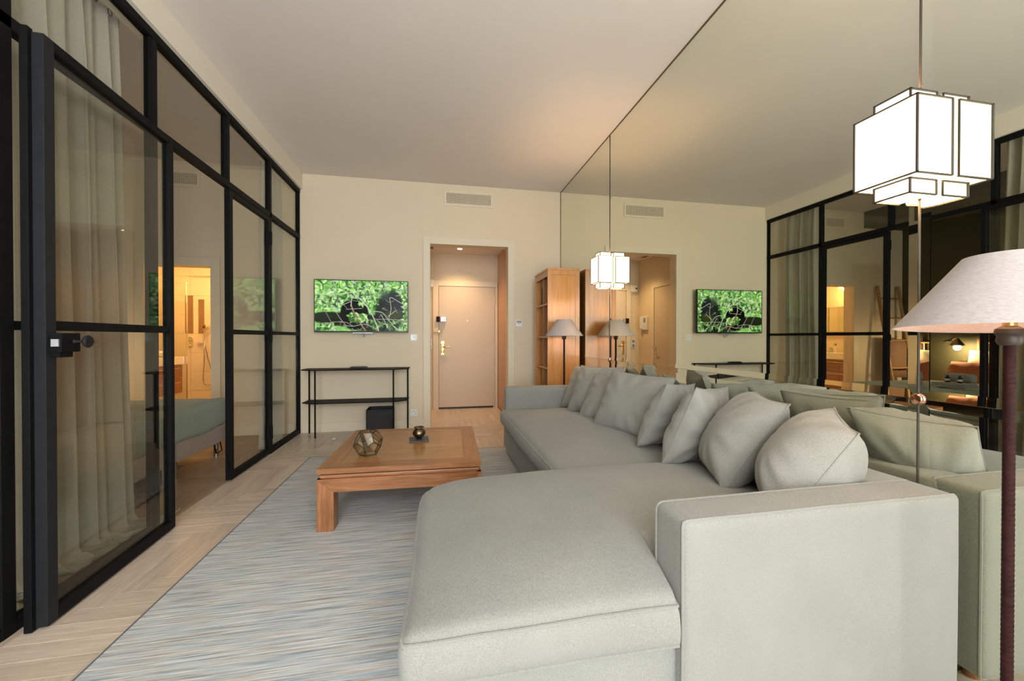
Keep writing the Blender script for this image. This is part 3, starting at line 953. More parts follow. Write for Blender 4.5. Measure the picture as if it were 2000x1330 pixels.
# ------------------------------------------------------------------ television
tv = thing('television', (-0.905, YB, 1.56), 'wall-mounted television showing dark shapes among green jungle branches', 'television')
ty0, ty1 = YB - 0.115, YB - 0.075
tx0, tx1, tz0, tz1 = -1.457, -0.355, 1.240, 1.882
build(MB().cbox(tx0, tx1, ty0 + 0.004, ty1, tz0, tz1, 0.004), 'casing', 'black_plastic', tv)
bz_ = MB().box(tx0, tx1, ty0, ty0 + 0.006, tz0, tz0 + 0.016).box(tx0, tx1, ty0, ty0 + 0.006, tz1 - 0.009, tz1)
bz_.box(tx0, tx0 + 0.009, ty0, ty0 + 0.006, tz0, tz1).box(tx1 - 0.009, tx1, ty0, ty0 + 0.006, tz0, tz1)
build(bz_, 'bezel', 'black_plastic', tv)
build(MB().cbox(-1.20, -0.62, ty1 - 0.002, YB - 0.05, 1.30, 1.72, 0.006), 'back_cover', 'black_plastic', tv)
build(MB().box(-1.02, -0.80, YB - 0.05, YB - 0.001, 1.42, 1.62), 'wall_bracket', 'matt_black', tv)
build(MB().cbox(-1.02, -0.78, ty0 + 0.012, ty0 + 0.03, tz0 - 0.016, tz0 - 0.001, 0.003), 'sensor_bar', 'silver_plastic', tv)
cp = catmull([(-0.94, YB - 0.06, 1.235), (-0.935, YB - 0.05, 1.20), (-0.91, YB - 0.04, 1.178), (-0.88, YB - 0.04, 1.19), (-0.87, YB - 0.045, 1.235)], 6)
cp2 = catmull([(-0.95, YB - 0.06, 1.235), (-0.92, YB - 0.04, 1.185), (-0.89, YB - 0.04, 1.195), (-0.90, YB - 0.05, 1.235)], 6)
build(MB().tube(cp, 0.004, 6), 'cable', 'white_plastic', tv, True)
build(MB().tube(cp2, 0.004, 6), 'cable', 'grey_plastic', tv, True)

def tv_picture(w, h):
    """jungle foliage, two dark hollows and pale branches, painted into an array"""
    rs = np.random.RandomState(5)
    yy, xx = np.mgrid[0:h, 0:w]
    X_, Y_ = xx / w, 1 - yy / h * 1.0       # Y_ up
    def vnoise(sc, seed):
        r = np.random.RandomState(seed)
        gw, gh = int(sc * 1.8) + 3, int(sc) + 3
        g = r.rand(gh, gw)
        fx, fy = xx / w * (gw - 2), yy / h * (gh - 2)
        ix, iy = fx.astype(int), fy.astype(int)
        tx, ty = fx - ix, fy - iy
        tx, ty = tx * tx * (3 - 2 * tx), ty * ty * (3 - 2 * ty)
        return (g[iy, ix] * (1 - tx) + g[iy, ix + 1] * tx) * (1 - ty) + (g[iy + 1, ix] * (1 - tx) + g[iy + 1, ix + 1] * tx) * ty
    n = 0.5 * vnoise(8, 1) + 0.3 * vnoise(20, 2) + 0.2 * vnoise(45, 3)
    img = np.zeros((h, w, 3))
    img[..., 0] = 0.10 + 0.35 * n
    img[..., 1] = 0.25 + 0.55 * n
    img[..., 2] = 0.08 + 0.20 * n
    def ell(cx, cy, rx, ry, a, col, alpha=1.0):
        R_ = max(rx, ry) * 1.2
        i0, i1 = max(0, int((cx - R_ / 1.78) * w)), min(w, int((cx + R_ / 1.78) * w) + 2)
        j0, j1 = max(0, int((1 - cy - R_) * h)), min(h, int((1 - cy + R_) * h) + 2)
        if i1 <= i0 or j1 <= j0:
            return
        sl_ = (slice(j0, j1), slice(i0, i1))
        dx, dy = (X_[sl_] - cx) * 1.78, (Y_[sl_] - cy)
        c_, s_ = math.cos(a), math.sin(a)
        q = ((dx * c_ + dy * s_) / rx) ** 2 + ((-dx * s_ + dy * c_) / ry) ** 2
        mk = np.clip((1.25 - q) * 3, 0, 1)[..., None] * alpha
        img[sl_] = img[sl_] * (1 - mk) + np.array(col) * mk
    def leaves(k, region, light):
        for _ in range(int(k * 1.9)):
            cx, cy = region()
            g = rs.rand() ** 1.3
            base = np.array([0.06 + 0.42 * g * light, 0.16 + 0.60 * g * light, 0.04 + 0.26 * g * light])
            q = rs.rand()
            if q < 0.16:
                base = np.array([0.62, 0.80, 0.42]) * (0.5 + 0.5 * light)
            elif q < 0.34:
                base = np.array([0.05, 0.14, 0.05])
            elif q < 0.42:
                base = np.array([0.50, 0.55, 0.48]) * light
            s = 0.010 + 0.024 * rs.rand()
            ell(cx, cy, s * 1.7, s * 0.6, rs.rand() * PI, base, 0.8)
    leaves(430, lambda: (rs.rand(), 0.40 + 0.60 * rs.rand()), 1.0)
    for cx, cy, s in ((0.93, 0.88, 0.05), (0.22, 0.44, 0.05), (0.27, 0.60, 0.06), (0.40, 0.95, 0.05)):
        ell(cx, cy, s, s, 0, (0.75, 0.85, 0.72), 0.45)
        leaves(8, lambda: (cx + 0.05 * rs.randn(), cy + 0.05 * rs.randn()), 0.9)
    # dark hollows
    ell(0.42, 0.33, 0.26, 0.30, 0.1, (0.006, 0.006, 0.008))
    ell(0.33, 0.40, 0.10, 0.20, -0.2, (0.006, 0.006, 0.008))
    ell(0.20, 0.24, 0.42, 0.13, -0.1, (0.018, 0.014, 0.010), 0.93)
    ell(0.80, 0.36, 0.28, 0.40, -0.05, (0.022, 0.030, 0.028), 0.95)
    ell(0.88, 0.55, 0.13, 0.28, 0.35, (0.035, 0.045, 0.05), 0.85)
    ell(0.62, 0.16, 0.45, 0.16, 0.0, (0.02, 0.02, 0.02), 0.9)
    ell(0.74, 0.73, 0.10, 0.10, 0, (0.12, 0.15, 0.13), 0.5)
    ell(0.84, 0.33, 0.18, 0.10, 0.3, (0.10, 0.12, 0.025), 0.6)
    leaves(55, lambda: (0.36 + 0.20 * rs.rand(), 0.18 + 0.16 * rs.rand()), 0.8)
    leaves(120, lambda: (0.46 + 0.2 * rs.rand(), 0.52 + 0.35 * rs.rand()), 1.0)
    leaves(45, lambda: (0.02 + 0.18 * rs.rand(), 0.02 + 0.12 * rs.rand()), 0.9)
    leaves(70, lambda: (0.95 + 0.05 * rs.rand(), 0.02 + 0.8 * rs.rand()), 0.9)
    leaves(70, lambda: (0.25 * rs.rand(), 0.42 + 0.2 * rs.rand()), 0.9)
    leaves(40, lambda: (0.55 + 0.4 * rs.rand(), 0.02 + 0.2 * rs.rand()), 0.35)
    def branch(pts, wd, col):
        P = catmull([(a, b_, 0) for a, b_ in pts], 10)
        for i in range(len(P) - 1):
            a, b_ = P[i], P[i + 1]
            ax, ay = (a.x) * 1.78, a.y
            bx_, by_ = (b_.x) * 1.78, b_.y
            dx, dy = bx_ - ax, by_ - ay
            l2 = dx * dx + dy * dy + 1e-9
            tt = np.clip(((X_ * 1.78 - ax) * dx + (Y_ - ay) * dy) / l2, 0, 1)
            ds_ = np.hypot(X_ * 1.78 - ax - tt * dx, Y_ - ay - tt * dy)
            mk = np.clip((wd * 0.72 - ds_) / wd * 2.6, 0, 1)[..., None] * 0.9
            img[:] = img * (1 - mk) + np.array(col) * mk
    grey, tan = (0.52, 0.52, 0.45), (0.34, 0.27, 0.17)
    branch([(0.0, 0.73), (0.15, 0.71), (0.3, 0.74), (0.40, 0.77), (0.46, 0.75)], 0.014, grey)
    branch([(0.40, 0.76), (0.50, 0.60), (0.58, 0.42), (0.64, 0.20), (0.68, 0.0)], 0.016, (0.58, 0.58, 0.52))
    branch([(0.38, 0.52), (0.42, 0.34), (0.48, 0.16), (0.54, 0.0)], 0.026, tan)
    branch([(0.62, 0.40), (0.72, 0.37), (0.80, 0.2), (0.87, 0.06), (0.97, 0.0)], 0.012, grey)
    branch([(0.70, 0.34), (0.74, 0.22), (0.77, 0.09)], 0.010, grey)
    branch([(0.80, 0.0), (0.80, 0.66), (0.82, 0.68), (0.90, 0.60), (1.0, 0.50)][1:], 0.010, grey)
    branch([(0.80, 0.66), (0.815, 0.45), (0.79, 0.26)], 0.009, grey)
    branch([(0.22, 0.38), (0.27, 0.24), (0.32, 0.12), (0.34, 0.02)], 0.014, (0.34, 0.31, 0.27))
    branch([(0.10, 0.42), (0.14, 0.28), (0.18, 0.14)], 0.012, (0.30, 0.27, 0.24))
    branch([(0.30, 0.12), (0.40, 0.10), (0.52, 0.14), (0.62, 0.08), (0.66, 0.02)], 0.013, (0.40, 0.38, 0.34))
    branch([(0.29, 0.52), (0.38, 0.59)], 0.010, grey)
    branch([(0.66, 0.24), (0.80, 0.24), (0.97, 0.22)], 0.008, grey)
    branch([(0.18, 0.03), (0.25, 0.09), (0.28, 0.20)], 0.008, (0.30, 0.27, 0.22))
    branch([(0.30, 0.86), (0.38, 0.92), (0.44, 0.98)], 0.012, (0.34, 0.36, 0.30))
    branch([(0.50, 0.60), (0.56, 0.68), (0.60, 0.74)], 0.008, grey)
    branch([(0.20, 0.80), (0.235, 0.62), (0.24, 0.45)], 0.014, (0.25, 0.30, 0.32))
    branch([(0.39, 0.72), (0.385, 0.60), (0.38, 0.50)], 0.014, (0.48, 0.52, 0.46))
    # fine twigs crossing everywhere
    for _ in range(34):
        ax_, ay_ = rs.rand(), rs.rand() * 0.9
        an, ln = rs.rand() * PI, 0.05 + 0.14 * rs.rand()
        mx_, my_ = ax_ + ln * 0.5 * math.cos(an) + 0.02 * rs.randn(), ay_ + ln * 0.5 * math.sin(an) + 0.02 * rs.randn()
        g = 0.25 + 0.35 * rs.rand()
        branch([(ax_, ay_), (mx_, my_), (ax_ + ln * math.cos(an), ay_ + ln * math.sin(an))], 0.0075, (g, g, g * 0.88))
    return np.clip(img, 0, 1)

pw_, ph_ = 300, 169
sx0, sx1, sz0, sz1 = tx0 + 0.009, tx1 - 0.009, tz0 + 0.016, tz1 - 0.009
img = tv_picture(pw_, ph_)
img = img ** 1.45
vx = np.linspace(sx0, sx1, pw_)
vz = np.linspace(sz1, sz0, ph_)
vs_ = [(x, ty0 + 0.003, z) for z in vz for x in vx]
fs_ = [(j * pw_ + i, (j + 1) * pw_ + i, (j + 1) * pw_ + i + 1, j * pw_ + i + 1) for j in range(ph_ - 1) for i in range(pw_ - 1)]
me = bpy.data.meshes.new('screen')
me.from_pydata(vs_, [], fs_)
ca = me.color_attributes.new('picture', 'FLOAT_COLOR', 'POINT')
rgba = np.ones((ph_ * pw_, 4), dtype=np.float32)
rgba[:, :3] = img.reshape(-1, 3)
ca.data.foreach_set('color', rgba.ravel())
link_mesh('screen', me, 'tv_picture', tv)

# ------------------------------------------------------------------ wall plates
def socket(x, z, label, cat='socket', name='wall_socket'):
    S_ = thing(name, (x, YB, z), label, cat)
    build(MB().cbox(x - 0.043, x + 0.043, YB - 0.010, YB - 0.0005, z - 0.043, z + 0.043, 0.004), 'plate', 'white_plastic', S_)
    build(MB().lathe([(0.0, -0.004), (0.018, -0.004), (0.021, -0.0115), (0.026, -0.012), (0.027, -0.010)], (x, YB, z), 24, 'Y'), 'insert', 'silver_plastic', S_, True)
    return S_
socket(-0.293, 1.175, 'square white switch plate below the right corner of the television', 'switch', 'light_switch')
socket(-0.293, 0.200, 'square white socket low on the wall beside the console table')
th = thing('thermostat', (1.095, YB, 1.363), 'small white thermostat with dark display right of the hall doorway', 'thermostat')
build(MB().cbox(1.052, 1.140, YB - 0.024, YB - 0.0005, 1.318, 1.412, 0.005), 'body', 'white_plastic', th)
build(MB().box(1.064, 1.128, YB - 0.0252, YB - 0.024, 1.378, 1.400), 'display', 'grey_plastic', th)
build(MB().box(1.070, 1.122, YB - 0.0256, YB - 0.024, 1.366, 1.370), 'button_strip', 'matt_black', th)

# ------------------------------------------------------------------ console table and things on it
ct = thing('console_table', (-0.95, 5.0, 0), 'slim black metal console table with a lower shelf under the television', 'table')
def slab(z0, z1, s, name):
    poly = [(-1.545 - s, 5.175), (-1.555 - s, 4.96), (-1.41 - s, 4.872), (-0.50 + s, 4.872), (-0.352 + s, 4.965), (-0.350 + s, 5.175)]
    return build(MB().prism(poly, z0, z1), name, 'black_steel', ct)
slab(0.786, 0.797, 0.012, 'top')
slab(0.398, 0.409, 0.0, 'shelf')
for x, y in ((-1.535, 5.16), (-1.392, 4.888), (-0.514, 4.888), (-0.365, 5.155)):
    build(MB().cyl((x, y, 0), (x, y, 0.786), 0.0095, 12), 'leg', 'black_steel', ct, True)
rc = thing('remote_control', (-0.97, 5.02, 0.797), 'flat black remote control box on the console table', 'remote control')
build(MB().cbox(-1.03, -0.835, 4.99, 5.05, 0.7975, 0.820, 0.005), 'body', 'black_plastic', rc)
for k in range(5):
    build(MB().cbox(-1.01 + k * 0.034, -0.99 + k * 0.034, 5.0, 5.035, 0.820, 0.8225, 0.001), 'button', 'matt_black', rc)
bk = thing('storage_bin', (-0.665, 5.03, 0), 'square black bin standing under the console table', 'bin')
x0, x1, y0, y1, hh = -0.832, -0.530, 4.90, 5.16, 0.308
build(MB().cbox(x0, x1, y0, y0 + 0.008, 0.001, hh, 0.002), 'front_panel', 'matt_black', bk)
build(MB().cbox(x0, x1, y1 - 0.008, y1, 0.001, hh, 0.002), 'back_panel', 'matt_black', bk)
build(MB().cbox(x0, x0 + 0.008, y0 + 0.008, y1 - 0.008, 0.001, hh, 0.002), 'side_panel', 'matt_black', bk)
build(MB().cbox(x1 - 0.008, x1, y0 + 0.008, y1 - 0.008, 0.001, hh, 0.002), 'side_panel', 'matt_black', bk)
build(MB().box(x0 + 0.008, x1 - 0.008, y0 + 0.008, y1 - 0.008, 0.001, 0.012), 'bottom', 'matt_black', bk)
build(MB().cbox(x0 + 0.02, x1 - 0.02, y0 - 0.0015, y0, 0.02, hh - 0.03, 0.0005), 'stitched_field', 'black_plastic', bk)
ft = tag(build(MB().lathe([(0.0, 0.012), (0.012, 0.011), (0.018, 0.006), (0.02, 0.0), (0.0, 0.0)], (-1.27, 4.92, 0.0005), 16), 'door_stop', 'white_plastic', None, True), 'tiny white floor stud in front of the console table', 'door stop')
ft.location = (0.10, -0.1, 0)

# ------------------------------------------------------------------ coffee table
CT = thing('coffee_table', (-0.197, 2.985, 0.010), 'low square wooden coffee table with stout legs on the rug', 'table', rz=math.radians(-2.0))
hw, hd, zt = 0.490, 0.505, 0.376
def cl(mb_, name, mt, par=CT, sm=False):
    return build(mb_, name, mt, par, sm, local=True)
def grained(mb_, name, mt, along):
    """child whose local X follows the grain"""
    o = cl(mb_, name, mt)
    if along == 'Y':
        for q in o.data.vertices:
            x, y, z = q.co
            q.co = (y, -x, z)
        o.rotation_euler = (0, 0, PI / 2)
    elif along == 'Z':
        for q in o.data.vertices:
            x, y, z = q.co
            q.co = (z, y, -x)
        o.rotation_euler = (0, -PI / 2, 0)
    return o
b_ = 0.105
# framed top: four mitred borders and a centre panel
def mitre(p, z0, z1):
    return MB().prism(p, z0, z1)
zt0 = zt - 0.030
e_ = 0.0006
grained(mitre([(-hw, -hd), (hw, -hd), (hw - b_, -hd + b_), (-hw + b_, -hd + b_)], zt0, zt), 'top_border', 'table_wood', 'X')
grained(mitre([(hw, hd), (-hw, hd), (-hw + b_, hd - b_), (hw - b_, hd - b_)], zt0, zt), 'top_border', 'table_wood', 'X')
grained(mitre([(-hw, hd), (-hw, -hd), (-hw + b_, -hd + b_), (-hw + b_, hd - b_)], zt0, zt), 'top_border', 'table_wood', 'Y')
grained(mitre([(hw, -hd), (hw, hd), (hw - b_, hd - b_), (hw - b_, -hd + b_)], zt0, zt), 'top_border', 'table_wood', 'Y')
np_ = 4
wpl = (2 * hw - 2 * b_) / 1
for k in range(np_):
    y0 = -hd + b_ + (2 * hd - 2 * b_) * k / np_
    y1 = -hd + b_ + (2 * hd - 2 * b_) * (k + 1) / np_
    grained(MB().box(-hw + b_ + e_, hw - b_ - e_, y0 + e_ * 0.4, y1 - e_ * 0.4, zt0 + 0.004, zt - 0.0012), 'top_plank', 'table_panel', 'X')
grained(MB().cbox(-hw + 0.026, hw - 0.026, -hd + 0.026, hd - 0.026, zt0 - 0.012, zt0, 0.002), 'recess_moulding', 'table_wood', 'X')
grained(MB().cbox(-hw + 0.012, hw - 0.012, -hd + 0.012, hd - 0.012, zt0 - 0.032, zt0 - 0.012, 0.005), 'step_moulding', 'table_wood', 'X')
za = zt0 - 0.032
lw = 0.096
ap = 0.080
for s in (-1, 1):
    # apron rails, mitred into the legs
    p = [(-hw, za), (hw, za), (hw - lw, za - ap), (-hw + lw, za - ap)]
    y0, y1 = (s * hd, s * (hd - 0.028))
    m_ = MB()
    a_, c_ = min(y0, y1), max(y0, y1)
    m_.add([(x, a_, z) for x, z in p] + [(x, c_, z) for x, z in p], [(0, 1, 2, 3), (7, 6, 5, 4), (0, 4, 5, 1), (1, 5, 6, 2), (2, 6, 7, 3), (3, 7, 4, 0)])
    grained(m_, 'apron', 'table_wood', 'X')
    m_ = MB()
    p = [(-hd, za), (hd, za), (hd - lw, za - ap), (-hd + lw, za - ap)]
    x0, x1 = sorted((s * hw, s * (hw - 0.028)))
    m_.add([(x0, y, z) for y, z in p] + [(x1, y, z) for y, z in p], [(0, 1, 2, 3), (7, 6, 5, 4), (0, 4, 5, 1), (1, 5, 6, 2), (2, 6, 7, 3), (3, 7, 4, 0)])
    grained(m_, 'apron', 'table_wood', 'Y')
for sx in (-1, 1):
    for sy in (-1, 1):
        X0, Y0 = sx * hw, sy * hd
        X1, Y1 = sx * (hw - lw), sy * (hd - lw)
        m_ = MB()
        # mitred post: outer edge reaches the apron top, inner edge stops at its foot
        pts = [(X0, Y0, 0), (X1, Y0, 0), (X1, Y1, 0), (X0, Y1, 0), (X0, Y0, za - 0.001), (X1, Y0, za - ap - 0.001), (X1, Y1, za - ap - 0.001), (X0, Y1, za - ap - 0.001)]
        m_.add(pts, [(0, 1, 2, 3), (4, 5, 6, 7), (0, 1, 5, 4), (1, 2, 6, 5), (2, 3, 7, 6), (3, 0, 4, 7)])
        grained(m_, 'leg', 'table_wood', 'Z')
build(MB().box(-hw + 0.028, hw - 0.028, -hd + 0.028, hd - 0.028, za - 0.008, za), 'underside', 'table_wood', CT, local=True)
ZT = 0.386

# faceted glass terrarium
dx_, dy_ = -0.455, 2.765
TR = thing('glass_terrarium', (dx_, dy_, ZT), 'faceted glass terrarium with dark metal edges on the coffee table', 'terrarium')
phi = (1 + 5 ** 0.5) / 2
raw = [(x, y, z) for x in (-1, 1) for y in (-1, 1) for z in (-1, 1)]
raw += [(0, a / phi, b2 * phi) for a in (-1, 1) for b2 in (-1, 1)]
raw += [(a / phi, b2 * phi, 0) for a in (-1, 1) for b2 in (-1, 1)]
raw += [(a * phi, 0, b2 / phi) for a in (-1, 1) for b2 in (-1, 1)]
bm = bmesh.new()
for p in raw:
    bm.verts.new(p)
bmesh.ops.convex_hull(bm, input=bm.verts[:])
bmesh.ops.dissolve_limit(bm, angle_limit=0.05, verts=bm.verts[:], edges=bm.edges[:])
bm.normal_update()
f0 = max(bm.faces, key=lambda f_: f_.normal.x + 0.3 * f_.normal.z)
q = f0.normal.rotation_difference(Vector((0, 0, -1)))
R_ = Matrix.Rotation(math.radians(0), 3, 'Z') @ q.to_matrix()
for v_ in bm.verts:
    v_.co = R_ @ v_.co
zmin = min(v_.co.z for v_ in bm.verts)
zmax = max(v_.co.z for v_ in bm.verts)
sc = 0.150 / (zmax - zmin)
for v_ in bm.verts:
    v_.co = Vector((v_.co.x * sc + dx_, v_.co.y * sc + dy_, (v_.co.z - zmin) * sc + ZT + 0.004))
bm.normal_update()
m_ = MB()
for e in bm.edges:
    m_.tube([e.verts[0].co, e.verts[1].co], 0.0034, 6)
build(m_, 'frame', 'dark_edge', TR)
cen = Vector((dx_, dy_, ZT + 0.084))
topf = max(bm.faces, key=lambda f_: f_.normal.z)
for f_ in bm.faces:
    if f_ is topf:
        continue
    P = [v_.co.copy() for v_ in f_.verts]
    c_ = sum(P, Vector()) / len(P)
    P = [c_ + (p - c_) * 0.985 for p in P]
    n_ = f_.normal * 0.0012
    k = len(P)
    mm = MB().add([p + n_ for p in P] + [p - n_ for p in P], [tuple(range(k)), tuple(range(2 * k - 1, k - 1, -1))] + [(i, (i + 1) % k, k + (i + 1) % k, k + i) for i in range(k)])
    build(mm, 'pane', 'terrarium_glass', TR)
bm.free()

# bronze bowl on a slate coaster
cx_, cy_ = -0.135, 3.08
co = thing('slate_coaster', (cx_, cy_, ZT), 'square slate coaster under the small bronze bowl', 'coaster', rz=math.radians(4))
build(MB().cbox(-0.072, 0.072, -0.075, 0.075, 0.0005, 0.007, 0.002), 'slab', 'slate', co, local=True)
bw = thing('bronze_bowl', (cx_, cy_, ZT + 0.0075), 'small round bronze bowl with flared rim on a slate coaster', 'bowl')
prof = [(0.0, 0.0), (0.022, 0.0), (0.024, 0.006), (0.018, 0.010), (0.034, 0.018), (0.046, 0.034), (0.049, 0.048), (0.044, 0.064), (0.034, 0.074), (0.030, 0.079), (0.037, 0.088), (0.040, 0.090), (0.038, 0.091), (0.028, 0.081), (0.031, 0.073), (0.041, 0.062), (0.045, 0.048), (0.042, 0.034), (0.028, 0.02), (0.0, 0.016)]
build(MB().lathe(prof, (0, 0, 0), 36), 'body', 'aged_bronze', bw, True, local=True)
build(MB().lathe([(0.038, 0.0865), (0.0405, 0.0895), (0.038, 0.0915)], (0, 0, 0), 36), 'rim', 'steel', bw, True, local=True)

# ------------------------------------------------------------------ sofa
SF = thing('sofa', (1.1, 2.4, 0), 'large sage grey linen corner sofa with chaise in front of the mirror', 'sofa')
AZ = 0.67
def piping(pts, parent, r=0.0045, closed=False, n=6):
    return build(MB().tube(catmull(pts, n, closed) if n else pts, r, 6, closed=closed), 'piping', 'sofa_linen', parent, True)

# upholstered base (main run and chaise)
build(soft_box(MB(), 0.665, 1.645, 1.80, 3.84, 0.055, 0.345, 0.025, (16, 24, 5), wr=0.002), 'base', 'sofa_linen', SF, True)
build(soft_box(MB(), -0.035, 1.60, 0.985, 1.86, 0.055, 0.330, 0.03, (24, 16, 5), wr=0.002, seed=3), 'chaise_base', 'sofa_linen', SF, True)
# back rest
bkr = build(soft_box(MB(), 1.47, 1.655, 1.06, 3.86, 0.10, AZ, 0.030, (8, 40, 10), wr=0.0025, seed=9), 'back', 'sofa_linen', SF, True)
# arms
def arm(y0, y1, x0, x1, seed):
    m_ = soft_box(MB(), x0, x1, y0, y1, 0.05, AZ, 0.020, (30, 10, 22), wr=0.0016, seed=seed, crown=0.003, ring=[('y', 1), ('y', 9)])
    a = build(m_, 'arm', 'sofa_linen', SF, True)
    for r_ in m_.rings:
        piping(r_, a, closed=True, n=0)
    return a
arm(0.945, 1.095, 0.658, 1.640, 1)
arm(3.825, 3.965, 0.680, 1.640, 2)

# seat cushion of the main run
def seat_fn(q, u, v_, w):
    return q
m_ = soft_box(MB(), 0.622, 1.50, 1.98, 3.825, 0.330, 0.452, 0.035, (36, 60, 8), crown=0.060, wr=0.010, seed=21, belly=0.015, ring=[('z', 7), ('z', 1)])
sc_ = build(m_, 'seat_cushion', 'sofa_linen', SF, True)
for r_ in m_.rings:
    piping(r_, sc_, closed=True, n=0)

# chaise cushion: wide, overhanging, soft rounded outer corners
def chaise_fn(q, u, v_, w):
    # ease the outer far corner inwards and let the near edge sag a little
    x, y, z = q
    if u < 0:
        k = (-u)
        if v_ > 0:
            y -= 0.085 * k ** 4 * v_ ** 3
            x += 0.055 * v_ ** 6 * k
        else:
            x -= 0.012 * (-v_) ** 3 * k
        z -= 0.014 * k ** 3 * max(0, w)
    if v_ < -0.2 and w > 0:
        z -= 0.006 * (-v_) ** 4 * (1 - u * u)
    # notch around the near arm
    k = max(0.0, min(1.0, (x - 0.650) / 0.02))
    k = k * k * (3 - 2 * k)
    y = y + k * 0.152 * (2.00 - y) / 1.05
    return Vector((x, y, z))
m_ = soft_box(MB(), -0.075, 1.50, 0.950, 1.995, 0.318, 0.466, 0.034, (60, 44, 8), crown=0.062, wr=0.008, seed=5, belly=0.010, fn=chaise_fn, ring=[('z', 7), ('z', 1)])
ch = build(m_, 'chaise_cushion', 'sofa_linen', SF, True)
for r_ in m_.rings:
    piping(r_, ch, closed=True, n=0)
for x, y in ((0.74, 1.02), (1.56, 1.02), (0.0, 1.05), (0.02, 1.78), (0.74, 3.88), (1.56, 3.88)):
    build(MB().lathe([(0.0, 0.0), (0.022, 0.0), (0.028, 0.058), (0.0, 0.058)], (x, y, 0.0095 if x < 0.8 else 0.0005), 14), 'foot', 'table_wood', SF, True)

# ------------------------------------------------------------------ scatter cushions
def cushion(A, B, C_, w, h, th, label, seed, mat_='cushion_linen', grp='linen cushions along the sofa', name='scatter_cushion', cat='cushion', pinch=0.07, pipe=True):
    """A near-top corner, B near-bottom corner, C far-top corner: fixes the plane; w and h are real sizes"""
    A, B, C_ = Vector(A), Vector(B), Vector(C_)
    up = (A - B).normalized()
    side = (C_ - A)
    side = side.normalized()
    nrm = side.cross(up).normalized()
    ctr = A + side * w / 2 - up * h / 2
    T = thing(name, tuple(ctr), label, cat, group=grp)
    n = 26
    def pt(u, v_, sg):
        tk = ((1 - abs(u) ** 2.6) * (1 - abs(v_) ** 2.6))
        tk = th / 2 * max(0, tk) ** 0.55
        x = w / 2 * u * (1 - pinch * (1 - v_ * v_))
        y = h / 2 * v_ * (1 - pinch * (1 - u * u))
        sag = 0.02 * (1 - v_) * 0.5 * th
        p = ctr + side * x + up * y + nrm * (sg * (tk + sag * (tk > 0)))
        r2 = max(abs(u), abs(v_))
        if 0 < tk:
            rad = math.atan2(v_, u)
            wr_ = 0.012 * (r2 ** 2) * math.sin(rad * 11 + seed + 3 * noise.noise(p * 4)) * (1 - r2 ** 8)
            p = p + nrm * sg * wr_ + noise.noise_vector(p * 6 + Vector((seed, 0, 0))) * 0.006 * (1 - r2 ** 6)
        return p
    vs_, fs_ = [], []
    idx = {}
    def gv(i, j, sg):
        key = (i, j, 0 if i in (0, n) or j in (0, n) else sg)
        if key not in idx:
            u, v_ = -1 + 2 * i / n, -1 + 2 * j / n
            u = math.copysign(abs(u) ** 0.85, u)
            v_ = math.copysign(abs(v_) ** 0.85, v_)
            idx[key] = len(vs_)
            vs_.append(pt(u, v_, sg if key[2] else 0))
        return idx[key]
    for i in range(n):
        for j in range(n):
            fs_.append((gv(i, j, 1), gv(i + 1, j, 1), gv(i + 1, j + 1, 1), gv(i, j + 1, 1)))
            fs_.append((gv(i, j, -1), gv(i, j + 1, -1), gv(i + 1, j + 1, -1), gv(i + 1, j, -1)))
    lim = XR - 0.008
    vs_ = [Vector((min(p.x, lim - 0.0), p.y, p.z)) for p in vs_]
    o = build(MB().add(vs_, fs_), 'cover', mat_, T, True)
    if pipe:
        rim = []
        for k in range(0, n + 1): rim.append((k, 0))
        for k in range(1, n + 1): rim.append((n, k))
        for k in range(n - 1, -1, -1): rim.append((k, n))
        for k in range(n - 1, 0, -1): rim.append((0, k))
        build(MB().tube([vs_[idx[(i, j, 0)]] for i, j in rim], 0.0032, 6, closed=True), 'piping', mat_, T, True)
    return T

CUSH = [
    ((1.422, 1.085, 0.842), (1.165, 1.150, 0.490), (1.632, 1.335, 0.872), 0.37, 0.45, 0.29, 'plump linen cushion nearest the camera, against the near sofa arm'),
    ((1.446, 1.375, 0.894), (1.230, 1.500, 0.490), (1.590, 1.690, 0.896), 0.40, 0.47, 0.26, 'second linen cushion from the near sofa arm, leaning on its neighbour'),
    ((1.290, 1.760, 0.918), (1.170, 1.885, 0.490), (1.565, 1.910, 0.896), 0.38, 0.46, 0.20, 'third linen cushion from the near sofa arm, seen edge on with creased bottom corner'),
    ((1.320, 2.060, 0.907), (1.215, 2.225, 0.490), (1.580, 2.210, 0.880), 0.36, 0.45, 0.18, 'fourth linen cushion from the near arm, slim and edge on beside the big flat one'),
    ((1.590, 2.380, 0.900), (1.430, 2.360, 0.500), (1.365, 2.860, 0.920), 0.55, 0.47, 0.17, 'large square linen cushion turned to face the room, mid sofa'),
    ((1.590, 2.820, 0.860), (1.400, 2.760, 0.500), (1.380, 3.200, 0.850), 0.46, 0.42, 0.16, 'linen cushion half hidden just behind the large square cushion'),
    ((1.600, 3.150, 0.915), (1.430, 3.080, 0.500), (1.360, 3.540, 0.908), 0.46, 0.45, 0.17, 'second linen cushion from the far sofa arm'),
    ((1.610, 3.430, 0.890), (1.440, 3.370, 0.500), (1.420, 3.770, 0.885), 0.44, 0.44, 0.16, 'linen cushion tucked against the far sofa arm'),
]
for i, c in enumerate(CUSH):
    cushion(*c[:6], c[6], i * 2.37 + 1)

